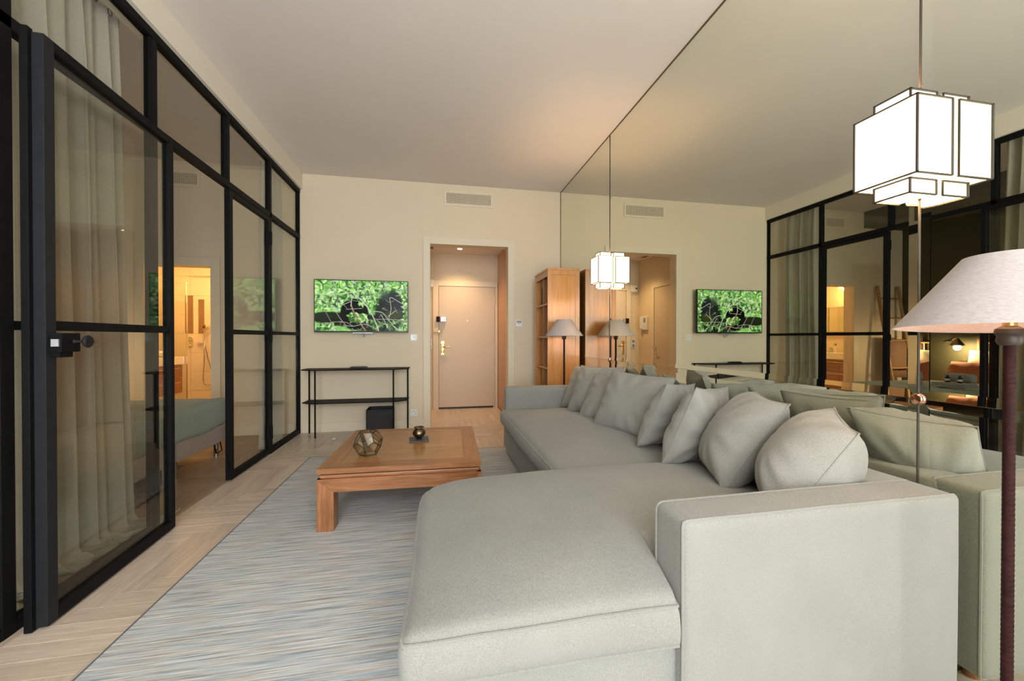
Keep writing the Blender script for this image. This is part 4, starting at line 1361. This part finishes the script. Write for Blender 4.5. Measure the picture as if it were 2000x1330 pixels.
# ------------------------------------------------------------------ floor lamps
def floor_lamp(x, y, label, power, tilt=0.0):
    T = thing('floor_lamp', (x, y, 0), label, 'lamp', group='leather stemmed floor lamps')
    def q(mb_, nm, mt, sm=True, par=T):
        return build(mb_, nm, mt, par, sm, local=(par is T))
    q(MB().lathe([(0.0, 0.0005), (0.125, 0.0005), (0.13, 0.006), (0.125, 0.014), (0.04, 0.02), (0.018, 0.03), (0.0, 0.03)], (0, 0, 0), 40), 'base', 'matt_black')
    pl = q(MB().cyl((0, 0, 0.025), (0, 0, 1.155), 0.0105, 20), 'pole', 'leather_brown')
    # leather wrapping: a shallow helix stitched up the pole
    pts = []
    turns = 90
    for k in range(turns * 8):
        a = 2 * PI * k / 8
        pts.append((0.0108 * math.cos(a), 0.0108 * math.sin(a), 0.03 + 1.12 * k / (turns * 8)))
    w_ = q(MB().tube(pts, 0.0011, 4), 'leather_wrap', 'leather_brown')
    q(MB().lathe([(0.0, 1.150), (0.018, 1.152), (0.023, 1.162), (0.021, 1.174), (0.026, 1.182), (0.024, 1.192), (0.012, 1.20), (0.0, 1.20)], (0, 0, 0), 24), 'collar', 'dark_edge')
    q(MB().cyl((0, 0, 1.195), (0, 0, 1.25), 0.012, 12), 'socket', 'brass')
    rb, rt, z0, z1 = 0.208, 0.080, 1.193, 1.372
    th_ = 0.002
    sh = q(MB().lathe([(rb, z0), (rt, z1), (rt - 0.001, z1), (rb - 0.0015, z0 + 0.0008), (rb, z0)], (0, 0, 0), 64), 'shade', 'shade_linen')
    build(MB().lathe([(rb - 0.002, z0 + 0.0012), (rt - 0.0016, z1 - 0.0005), (rt - 0.0026, z1 - 0.0005), (rb - 0.0034, z0 + 0.0016), (rb - 0.002, z0 + 0.0012)], (0, 0, 0), 64), 'lining', 'shade_lining', T, True, local=True)
    m_ = MB()
    for k in range(3):
        a = 2 * PI * k / 3
        m_.tube([(0.010 * math.cos(a), 0.010 * math.sin(a), 1.245), (0.077 * math.cos(a), 0.077 * math.sin(a), 1.368)], 0.0016, 6)
    q(m_, 'shade_carrier', 'brass')
    q(MB().lathe([(0.0, 1.245), (0.012, 1.248), (0.026, 1.285), (0.028, 1.30), (0.018, 1.322), (0.0, 1.33)], (0, 0, 0), 20), 'bulb', 'lit_bulb')
    if tilt:
        # the shade sits slightly askew on its carrier
        ax = Vector((-y, x, 0)).normalized()
        M_ = Matrix.Translation((0, 0, 1.25)) @ Matrix.Rotation(tilt, 4, ax) @ Matrix.Translation((0, 0, -1.25))
        for c in T.children:
            if c.name.split('.')[0] in ('shade', 'lining', 'shade_carrier'):
                c.data.transform(M_)
    lamp('floor_lamp_light', (x, y, 1.345), power, (1.0, 0.70, 0.42), 0.03)
    return T
floor_lamp(1.383, 0.710, 'floor lamp with conical linen shade and braided leather pole, nearest the camera', 1.4, math.radians(2.6))
floor_lamp(1.383, 4.127, 'floor lamp with conical linen shade in front of the oak bookcase', 1.6)

# ------------------------------------------------------------------ oak bookcase in the corner
BC = thing('bookcase', (1.46, 4.67, 0), 'tall oak bookcase with open shelves beside the mirror', 'bookcase')
x0, x1, y0, y1, zt_ = 1.265, 1.655, 4.365, 4.965, 1.985
tk = 0.024
# framed near side panel
build(MB().cbox(x0, x0 + 0.052, y0, y0 + tk, 0, zt_ - tk, 0.002), 'side_stile', 'oak', BC)
build(MB().cbox(x1 - 0.052, x1, y0, y0 + tk, 0, zt_ - tk, 0.002), 'side_stile', 'oak', BC)
build(MB().cbox(x0 + 0.052, x1 - 0.052, y0, y0 + tk, zt_ - tk - 0.055, zt_ - tk, 0.002), 'side_rail', 'oak', BC)
build(MB().cbox(x0 + 0.052, x1 - 0.052, y0, y0 + tk, 0, 0.10, 0.002), 'side_rail', 'oak', BC)
build(MB().box(x0 + 0.052, x1 - 0.052, y0 + 0.007, y0 + tk, 0.10, zt_ - tk - 0.055), 'side_panel', 'oak', BC)
build(MB().cbox(x0, x1, y1 - tk, y1, 0, zt_ - tk, 0.002), 'far_side', 'oak', BC)
build(MB().cbox(x0 - 0.002, x1, y0 - 0.002, y1, zt_ - tk, zt_, 0.003), 'top', 'oak', BC)
build(MB().box(x1 - 0.012, x1, y0 + tk, y1 - tk, 0, zt_ - tk), 'back_panel', 'oak_dark', BC)
build(MB().cbox(x0 + 0.004, x0 + 0.022, y0 + tk, y1 - tk, zt_ - tk - 0.07, zt_ - tk, 0.002), 'top_rail', 'oak', BC)
build(MB().cbox(x0 + 0.01, x0 + 0.022, y0 + tk, y1 - tk, 0, 0.08, 0.002), 'plinth', 'oak', BC)
for z in (0.42, 0.80, 1.17, 1.56):
    build(MB().cbox(x0 + 0.012, x1 - 0.012, y0 + tk, y1 - tk, z, z + 0.020, 0.002), 'shelf', 'oak', BC)
build(MB().box(x0 + 0.02, x1 - 0.012, y0 + 0.29, y0 + 0.305, 0.08, zt_ - tk - 0.07), 'divider', 'oak_dark', BC)
bkk = thing('dark_book', (1.42, 4.80, 1.58), 'dark book spine upright on the top shelf of the bookcase', 'book')
build(MB().cbox(1.31, 1.48, 4.78, 4.81, 1.5805, 1.80, 0.003), 'cover', 'matt_black', bkk)
build(MB().box(1.315, 1.481, 4.784, 4.806, 1.584, 1.797), 'pages', 'label_white', bkk)

# ------------------------------------------------------------------ bedroom: bed
BD = thing('bed', (-3.15, 3.62, 0), 'double bed with sage duvet on two taupe box bases, beyond the partition', 'bed')
bx0_, bx1_, by0, by1, bym = -4.18, -2.08, 2.86, 4.40, 3.64
build(soft_box(MB(), bx0_, bx1_, by0, bym - 0.003, 0.145, 0.315, 0.02, (16, 8, 4), wr=0.003), 'box_base', 'base_taupe', BD, True)
build(soft_box(MB(), bx0_, bx1_, bym + 0.003, by1, 0.145, 0.315, 0.02, (16, 8, 4), wr=0.003, seed=2), 'box_base', 'base_taupe', BD, True)
build(soft_box(MB(), bx0_, bx1_ - 0.01, by0, by1, 0.315, 0.50, 0.04, (24, 20, 5), wr=0.003, seed=4), 'mattress', 'sheet_white', BD, True)
build(soft_box(MB(), -3.55, bx1_ + 0.025, by0 - 0.02, by1 + 0.02, 0.295, 0.565, 0.06, (40, 40, 10), crown=0.03, wr=0.022, seed=8, belly=0.01), 'duvet', 'duvet_sage', BD, True)
for x, y in ((-2.14, 3.575), (-2.14, 3.705), (-2.14, 2.93), (-2.14, 4.33), (-4.1, 2.93), (-4.1, 4.33)):
    build(MB().cyl((x, y, 0.0005), (x, y, 0.147), 0.020, 16), 'leg', 'steel', BD, True)
build(MB().tube([(-2.10, 4.22, 0.145), (-2.085, 4.22, 0.06), (-2.085, 4.32, 0.06), (-2.10, 4.32, 0.145)], 0.006, 8), 'pull_handle', 'black_steel', BD, True)
HB = thing('headboard', (-4.25, 3.6, 0), 'wooden slatted headboard against the olive wall', 'headboard')
for y in (2.98, 4.22):
    build(MB().cyl((-4.255, y, 0), (-4.255, y, 1.16), 0.022, 12), 'post', 'bamboo', HB, True)
for z in (0.62, 1.10):
    build(MB().cyl((-4.255, 2.98, z), (-4.255, 4.22, z), 0.014, 10), 'rail', 'bamboo', HB, True)
for k in range(18):
    y = 3.03 + k * 0.067
    build(MB().cyl((-4.255, y, 0.62), (-4.255, y, 1.10), 0.009, 8), 'slat', 'pale_cane', HB, True)
# pillows
cushion((-3.93, 4.34, 0.83), (-3.72, 4.34, 0.53), (-3.93, 3.7, 0.83), 0.64, 0.42, 0.17, 'terracotta crinkled pillow leaning in front on the bed', 31, 'terracotta', 'pillows on the bed', 'bed_pillow', 'pillow', 0.04)
cushion((-4.14, 4.26, 0.99), (-4.03, 4.26, 0.55), (-4.14, 3.6, 0.99), 0.66, 0.46, 0.17, 'cream fringed pillow behind the terracotta one near the wall lamp', 33, 'pillow_cream', 'pillows on the bed', 'bed_pillow', 'pillow', 0.04)
cushion((-3.93, 3.62, 0.83), (-3.72, 3.62, 0.53), (-3.93, 3.0, 0.83), 0.64, 0.42, 0.17, 'terracotta crinkled pillow on the window side of the bed', 37, 'terracotta', 'pillows on the bed', 'bed_pillow', 'pillow', 0.04)
# folded towels with two little bottles
ZD = 0.600
t1 = thing('folded_towel', (-2.50, 3.47, ZD), 'grey towel folded flat on the bed under two bottles', 'towel')
m_ = MB()
for k in range(4):
    soft_box(m_, -2.60 + 0.004 * k, -2.38 - 0.003 * k, 3.30 + 0.004 * k, 3.62 - 0.005 * k, ZD + k * 0.013, ZD + k * 0.013 + 0.014, 0.0065, (10, 12, 3), wr=0.002, seed=k)
build(m_, 'folds', 'towel_grey', t1, True)
t2 = thing('rolled_towel', (-2.58, 3.47, ZD + 0.054), 'grey towel rolled and standing behind the two bottles on the bed', 'towel')
m_ = soft_box(MB(), -2.63, -2.54, 3.32, 3.60, ZD + 0.054, ZD + 0.155, 0.035, (8, 14, 8), wr=0.003, seed=12)
build(m_, 'roll', 'towel_grey', t2, True)
for k, (yy, lab) in enumerate(((3.40, 'small black bottle on the folded towel, nearer the window side'), (3.51, 'small black bottle on the folded towel, nearer the bathroom'))):
    B_ = thing('toiletry_bottle', (-2.48, yy, ZD + 0.0545), lab, 'bottle', group='toiletry bottles on the towel')
    build(MB().lathe([(0, 0), (0.019, 0), (0.020, 0.004), (0.020, 0.055), (0.016, 0.062), (0.008, 0.066), (0.008, 0.070), (0.0, 0.070)], (0, 0, 0), 18), 'body', 'bottle_black', B_, True, local=True)
    build(MB().lathe([(0.0095, 0.068), (0.0095, 0.082), (0.0, 0.082)], (0, 0, 0), 14), 'cap', 'matt_black', B_, True, local=True)
    build(MB().lathe([(0.0206, 0.018), (0.0206, 0.042)], (0, 0, 0), 18), 'label', 'label_white', B_, True, local=True)

# reading lamp and socket on the olive wall
WL = thing('wall_reading_lamp', (XBED, 4.50, 1.12), 'lit swing-arm reading lamp with cone shade on the olive wall', 'lamp')
build(MB().lathe([(0, 0.02), (0.045, 0.018), (0.05, 0.0)], (XBED, 4.50, 1.12), 24, 'X'), 'wall_plate', 'chrome', WL, True)
build(MB().tube([(XBED + 0.015, 4.62, 1.11), (XBED + 0.05, 4.50, 1.12), (XBED + 0.14, 4.44, 1.14), (XBED + 0.22, 4.36, 1.155)], 0.007, 8), 'arm', 'chrome', WL, True)
c0 = (XBED + 0.22, 4.36, 1.06)
build(MB().lathe([(0.082, 0.0), (0.030, 0.082), (0.018, 0.098), (0.0, 0.10), (0.016, 0.094), (0.028, 0.080), (0.080, 0.001), (0.082, 0.0)], c0, 32), 'shade', 'brass', WL, True)
build(MB().lathe([(0, 0.004), (0.05, 0.010), (0.060, 0.016), (0.0, 0.05)], c0, 24), 'bulb', 'lit_bulb', WL, True)
build(MB().tube([(c0[0], c0[1] + 0.05, c0[2]), (c0[0], c0[1] + 0.055, c0[2] - 0.06)], 0.004, 6), 'switch_stem', 'brass', WL, True)
lamp('reading_light', (c0[0], c0[1], c0[2] - 0.03), 13.0, (1.0, 0.74, 0.42), 0.04)
so = thing('bedroom_socket', (XBED, 4.42, 0.80), 'brass-toned socket plate on the olive wall beside the bed', 'socket')
build(MB().cbox(XBED + 0.0005, XBED + 0.010, 4.375, 4.465, 0.755, 0.845, 0.004), 'plate', 'gilt_edge', so)
build(MB().lathe([(0, 0.004), (0.02, 0.004), (0.026, 0.012), (0.028, 0.01)], (XBED, 4.42, 0.80), 20, 'X'), 'insert', 'leather_brown', so, True)

# bamboo towel ladder leaning on the bedroom end wall
LD = thing('towel_ladder', (-3.90, 5.05, 0), 'bamboo towel ladder leaning on the bedroom end wall', 'ladder')
def ladder_pt(x, s):
    return (x, 4.86 + 0.30 * s, 2.02 * s)
for x in (-3.72, -4.15):
    pts = [ladder_pt(x, k / 12) for k in range(13)]
    build(MB().tube(pts, [0.021 + (0.003 if k % 3 == 0 else 0) for k in range(13)], 12), 'rail', 'bamboo', LD, True)
for s in (0.14, 0.34, 0.56, 0.74, 0.90):
    build(MB().cyl(ladder_pt(-3.72, s), ladder_pt(-4.15, s), 0.013, 10), 'rung', 'bamboo', LD, True)
TW = thing('hanging_towel', (-3.93, 4.98, 0.7), 'brown towel hanging over a rung of the bamboo ladder', 'towel')
m_ = MB()
nn, mm_ = 14, 16
vs_ = []
zt_r, yr = 2.02 * 0.56, 4.86 + 0.30 * 0.56
for j in range(mm_ + 1):
    s = j / mm_
    for i in range(nn + 1):
        u = i / nn
        if s < 0.5:
            z = zt_r + 0.018 - (0.5 - s) * 2 * 0.62
            y = yr - 0.020 - 0.006 * math.sin(9 * u + 2)
        else:
            z = zt_r + 0.018 - (s - 0.5) * 2 * 0.50
            y = yr + 0.020 + 0.006 * math.sin(8 * u)
        vs_.append((-4.11 + 0.36 * u, y, z))
m_.add(vs_, [(j * (nn + 1) + i, j * (nn + 1) + i + 1, (j + 1) * (nn + 1) + i + 1, (j + 1) * (nn + 1) + i) for j in range(mm_) for i in range(nn)])
o = build(m_, 'cloth', 'towel_brown', TW, True)
sm = o.modifiers.new('thickness', 'SOLIDIFY')
sm.thickness = 0.008

# ------------------------------------------------------------------ bathroom behind the end wall
BY0, BY1, BX0, BX1, BZ = YB + t, 7.25, -4.25, -2.30, 2.35
struct(MB().box(BX0 - 0.1, BX0, BY0, BY1, 0, 2.5), 'wall_bath_left', 'bath_wall', 'warm cream bathroom wall behind the basin')
struct(MB().box(BX1, BX1 + 0.1, BY0, BY1, 0, 2.5), 'wall_bath_right', 'bath_wall', 'warm cream bathroom wall by the doorway')
struct(MB().box(BX0, BX1, BY0, BY1, BZ, BZ + 0.1), 'ceiling_bath', 'ceiling_paint', 'bathroom ceiling', 'ceiling')
struct(MB().box(BX0 - 0.1, BX1 + 0.1, BY0, BY1 + 0.1, -0.1, 0.0), 'floor_bath', 'tile_cream', 'cream bathroom floor', 'floor')
wbb = struct(MB().box(BX0 - 0.1, BX1 + 0.1, BY1, BY1 + 0.15, 0, 2.5), 'wall_bath_back', 'grout', 'cream tiled shower wall at the back of the bathroom')
# tiles with two recessed niches
nich = [(-4.02, -3.90, 1.24, 1.86), (-3.83, -3.74, 1.24, 1.80)]
tw, thh = 0.31, 0.31
nxt = 0
x = BX0
while x < BX1 - 0.01:
    z = 0.0
    while z < BZ - 0.01:
        a0, a1, b0, b1 = x + 0.0015, min(x + tw, BX1) - 0.0015, z + 0.0015, min(z + thh, BZ) - 0.0015
        rects = [(a0, a1, b0, b1)]
        for (n0, n1_, m0, m1) in nich:
            new = []
            for (p0, p1, q0, q1) in rects:
                if n1_ <= p0 or n0 >= p1 or m1 <= q0 or m0 >= q1:
                    new.append((p0, p1, q0, q1))
                    continue
                if p0 < n0: new.append((p0, n0, q0, q1))
                if n1_ < p1: new.append((n1_, p1, q0, q1))
                c0_, c1_ = max(p0, n0), min(p1, n1_)
                if q0 < m0: new.append((c0_, c1_, q0, m0))
                if m1 < q1: new.append((c0_, c1_, m1, q1))
            rects = new
        mt_ = MB()
        for r in rects:
            if r[1] - r[0] > 0.002 and r[3] - r[2] > 0.002:
                mt_.box(r[0], r[1], BY1 - 0.012, BY1 - 0.0005, r[2], r[3])
        if mt_.v:
            build(mt_, 'tile', 'tile_cream', wbb)
        z += thh
    x += tw
for n0, n1_, m0, m1 in nich:
    build(MB().box(n0, n1_, BY1 - 0.003, BY1 - 0.0005, m0, m1), 'niche', 'niche_brown', wbb)

# basin unit
VX = -3.70
VN = thing('vanity_unit', (-3.97, 6.1, 0), 'wall-hung walnut basin unit with thick white top in the bathroom', 'vanity')
build(MB().cbox(-4.245, VX + 0.012, 5.52, 6.62, 0.78, 0.895, 0.006), 'basin_top', 'white_ceramic', VN)
build(MB().box(-4.245, VX - 0.022, 5.54, 6.60, 0.36, 0.779), 'carcass', 'walnut', VN)
for z0, z1 in ((0.575, 0.772), (0.365, 0.568)):
    dr = build(MB().cbox(VX - 0.021, VX, 5.545, 6.595, z0, z1, 0.002), 'drawer', 'walnut', VN)
    hb_ = MB().cyl((VX + 0.022, 5.66, z1 - 0.045), (VX + 0.022, 6.48, z1 - 0.045), 0.006, 10)
    for yy in (5.70, 6.44):
        hb_.cyl((VX, yy, z1 - 0.045), (VX + 0.022, yy, z1 - 0.045), 0.005, 8)
    build(hb_, 'handle', 'steel', dr, True)
FT = thing('basin_tap', (-3.93, 5.80, 0.895), 'tall curved chrome tap on the bathroom basin', 'tap')
pts = [(-4.00, 5.78, 0.8955), (-4.00, 5.78, 1.08), (-3.985, 5.785, 1.13), (-3.94, 5.80, 1.15), (-3.89, 5.815, 1.135), (-3.872, 5.82, 1.10)]
build(MB().tube(catmull(pts, 5), 0.012, 10), 'spout', 'chrome', FT, True)
build(MB().cyl((-4.00, 5.86, 0.8955), (-4.00, 5.86, 0.95), 0.012, 10).cyl((-4.00, 5.86, 0.945), (-3.95, 5.87, 0.955), 0.006, 8), 'lever', 'chrome', FT, True)
for k, (yy, hh_, mt_, lab) in enumerate(((6.10, 0.15, 'bottle_black', 'dark-capped soap dispenser on the bathroom basin'), (6.19, 0.11, 'steel', 'steel tumbler behind the soap dispenser'))):
    B_ = thing('soap_bottle' if k == 0 else 'tumbler', (-4.05, yy, 0.8955), lab, 'bottle' if k == 0 else 'tumbler')
    build(MB().lathe([(0, 0), (0.026, 0), (0.027, hh_ * 0.55), (0.024, hh_ * 0.7), (0.010, hh_ * 0.78), (0.0, hh_ * 0.78)], (0, 0, 0), 18), 'body', 'label_white' if k == 0 else 'steel', B_, True, local=True)
    if k == 0:
        build(MB().cyl((0, 0, hh_ * 0.78), (0, 0, hh_), 0.006, 8).cbox(-0.01, 0.035, -0.007, 0.007, hh_, hh_ + 0.012, 0.002), 'pump', mt_, B_, True, local=True)
TB = thing('white_basin_towel', (-3.86, 6.40, 0.8955), 'small rolled white towel on the far end of the basin', 'towel')
build(soft_box(MB(), -3.96, -3.76, 6.34, 6.46, 0.8955, 0.985, 0.04, (10, 8, 6), wr=0.003), 'roll', 'sheet_white', TB, True)
MC = thing('mirror_cabinet', (BX0, 6.05, 1.5), 'wall cabinet with walnut end and mirrored doors above the basin', 'cabinet')
build(MB().cbox(BX0 + 0.0005, -4.11, 5.60, 6.55, 1.28, 1.76, 0.002), 'carcass', 'walnut', MC)
for y0_, y1_ in ((5.605, 5.975), (5.98, 6.35)):
    build(MB().box(-4.11, -4.104, y0_, y1_, 1.285, 1.755), 'door', 'mirror_silver', MC)
build(MB().box(-4.11, -4.106, 6.36, 6.54, 1.29, 1.75), 'niche', 'niche_brown', MC)
BL = thing('bathroom_spotlight', (-4.1, 5.9, 2.12), 'lit bathroom wall spotlight above the mirror cabinet', 'lamp')
build(MB().cbox(BX0 + 0.0005, BX0 + 0.03, 5.80, 6.0, 2.05, 2.11, 0.004), 'wall_plate', 'chrome', BL)
build(MB().tube([(BX0 + 0.03, 5.9, 2.08), (-4.02, 5.9, 2.12)], 0.008, 8), 'arm', 'chrome', BL, True)
build(MB().cbox(-4.06, -3.94, 5.82, 5.98, 2.095, 2.12, 0.004), 'head', 'chrome', BL)
build(MB().box(-4.05, -3.95, 5.83, 5.97, 2.085, 2.095), 'diffuser', 'lit_spot', BL)
lamp('bath_light', (-4.0, 5.9, 2.065), 12, (1.0, 0.58, 0.22), 0.018)
BL2 = thing('bathroom_spotlight', (-3.55, 6.9, 2.2), 'added ceiling spotlight in the bathroom, an unseen extra source', 'lamp')  # extra fitting, added without a visible counterpart
build(MB().lathe([(0, -0.03), (0.04, -0.028), (0.055, -0.004), (0.055, 0)], (-3.45, 6.45, BZ), 20), 'rim', 'chrome', BL2, True)
build(MB().lathe([(0, -0.034), (0.03, -0.033), (0.032, -0.029)], (-3.45, 6.45, BZ), 20), 'lens', 'lit_spot', BL2, True)
lamp('bath_light', (-3.2, 6.5, 2.15), 13, (1.0, 0.58, 0.22), 0.06)  # added lamp to brighten the bathroom, no such source seen

# shower fittings
yw = BY1 - 0.012
SM = thing('shower_mixer', (-3.93, yw, 1.1), 'chrome shower mixer plate on the cream tiles', 'mixer')
build(MB().lathe([(0, -0.014), (0.045, -0.012), (0.05, 0)], (-3.95, yw, 1.14), 24, 'Y').cbox(-4.0, -3.90, yw - 0.012, yw, 1.03, 1.14, 0.004).lathe([(0, -0.014), (0.045, -0.012), (0.05, 0)], (-3.95, yw, 1.04), 24, 'Y'), 'plate', 'chrome', SM, True)
for z in (1.04, 1.13):
    build(MB().lathe([(0, -0.05), (0.022, -0.048), (0.024, -0.012)], (-3.95, yw, z), 18, 'Y'), 'knob', 'chrome', SM, True)
HS = thing('hand_shower', (-3.72, yw, 1.1), 'chrome hand shower with looped hose on the cream tiles', 'shower')
build(MB().cyl((-3.80, yw, 1.08), (-3.80, yw - 0.05, 1.08), 0.022, 14).cyl((-3.80, yw - 0.045, 1.08), (-3.715, yw - 0.055, 1.085), 0.012, 10), 'holder', 'chrome', HS, True)
build(MB().tube([(-3.715, yw - 0.06, 1.00), (-3.712, yw - 0.06, 1.12), (-3.705, yw - 0.062, 1.27), (-3.69, yw - 0.075, 1.31)], [0.010, 0.012, 0.013, 0.018], 10), 'handle', 'chrome', HS, True)
build(MB().lathe([(0.0, -0.02), (0.045, -0.016), (0.05, 0.0), (0.03, 0.018), (0.0, 0.022)], (-3.675, yw - 0.075, 1.34), 24, 'Y'), 'head', 'chrome', HS, True)
hose = catmull([(-3.715, yw - 0.06, 1.00), (-3.72, yw - 0.05, 0.75), (-3.74, yw - 0.04, 0.50), (-3.70, yw - 0.04, 0.40), (-3.62, yw - 0.04, 0.43), (-3.60, yw - 0.04, 0.55), (-3.66, yw - 0.04, 0.80), (-3.71, yw - 0.04, 1.05)], 8)
build(MB().tube(hose, 0.008, 8), 'hose', 'chrome', HS, True)
RS = thing('rain_shower', (-3.6, 7.0, 2.1), 'chrome rain shower head on a long wall arm', 'shower')
build(MB().tube([(-3.95, yw - 0.02, 2.17), (-3.30, yw - 0.05, 2.17)], 0.011, 10), 'arm', 'chrome', RS, True)
build(MB().cyl((-3.40, yw - 0.05, 2.17), (-3.40, yw - 0.05, 2.09), 0.010, 10).lathe([(0, 0.012), (0.10, 0.008), (0.105, 0.0), (0.0, -0.002)], (-3.40, yw - 0.05, 2.075), 28), 'head', 'chrome', RS, True)
SG = thing('shower_screen', (-3.5, 6.66, 0), 'clear glass shower screen beside the basin', 'shower screen')
build(MB().box(-3.66, BX0 + 0.002, 6.646, 6.654, 0.02, 2.0), 'pane', 'shower_glass', SG)
build(MB().cbox(-3.672, -3.66, 6.642, 6.658, 0.0, 2.0, 0.001), 'edge_profile', 'chrome', SG)

# ------------------------------------------------------------------ facade windows behind the camera
def facade_window(name, x0, x1, z1, label):
    W = tag(thing(name, ((x0 + x1) / 2, YF, 0), label, 'window'), kind='structure')
    m_ = MB()
    f_ = 0.06
    m_.box(x0, x0 + f_, YF - 0.09, YF - 0.03, 0, z1).box(x1 - f_, x1, YF - 0.09, YF - 0.03, 0, z1).box(x0 + f_, x1 - f_, YF - 0.09, YF - 0.03, z1 - f_, z1).box(x0 + f_, x1 - f_, YF - 0.09, YF - 0.03, 0, f_)
    xm = (x0 + x1) / 2
    m_.box(xm - 0.04, xm + 0.04, YF - 0.09, YF - 0.03, f_, z1 - f_)
    build(m_, 'frame', 'trim_paint', W)
    for a, b2 in ((x0 + f_, xm - 0.04), (xm + 0.04, x1 - f_)):
        build(MB().box(a, b2, YF - 0.065, YF - 0.059, f_, z1 - f_), 'pane', 'shower_glass', W)
facade_window('window_1', -1.30, 1.30, 2.8, 'tall living-room window behind the camera')
facade_window('window_2', -3.95, -2.05, 2.75, 'tall bedroom window behind the camera')
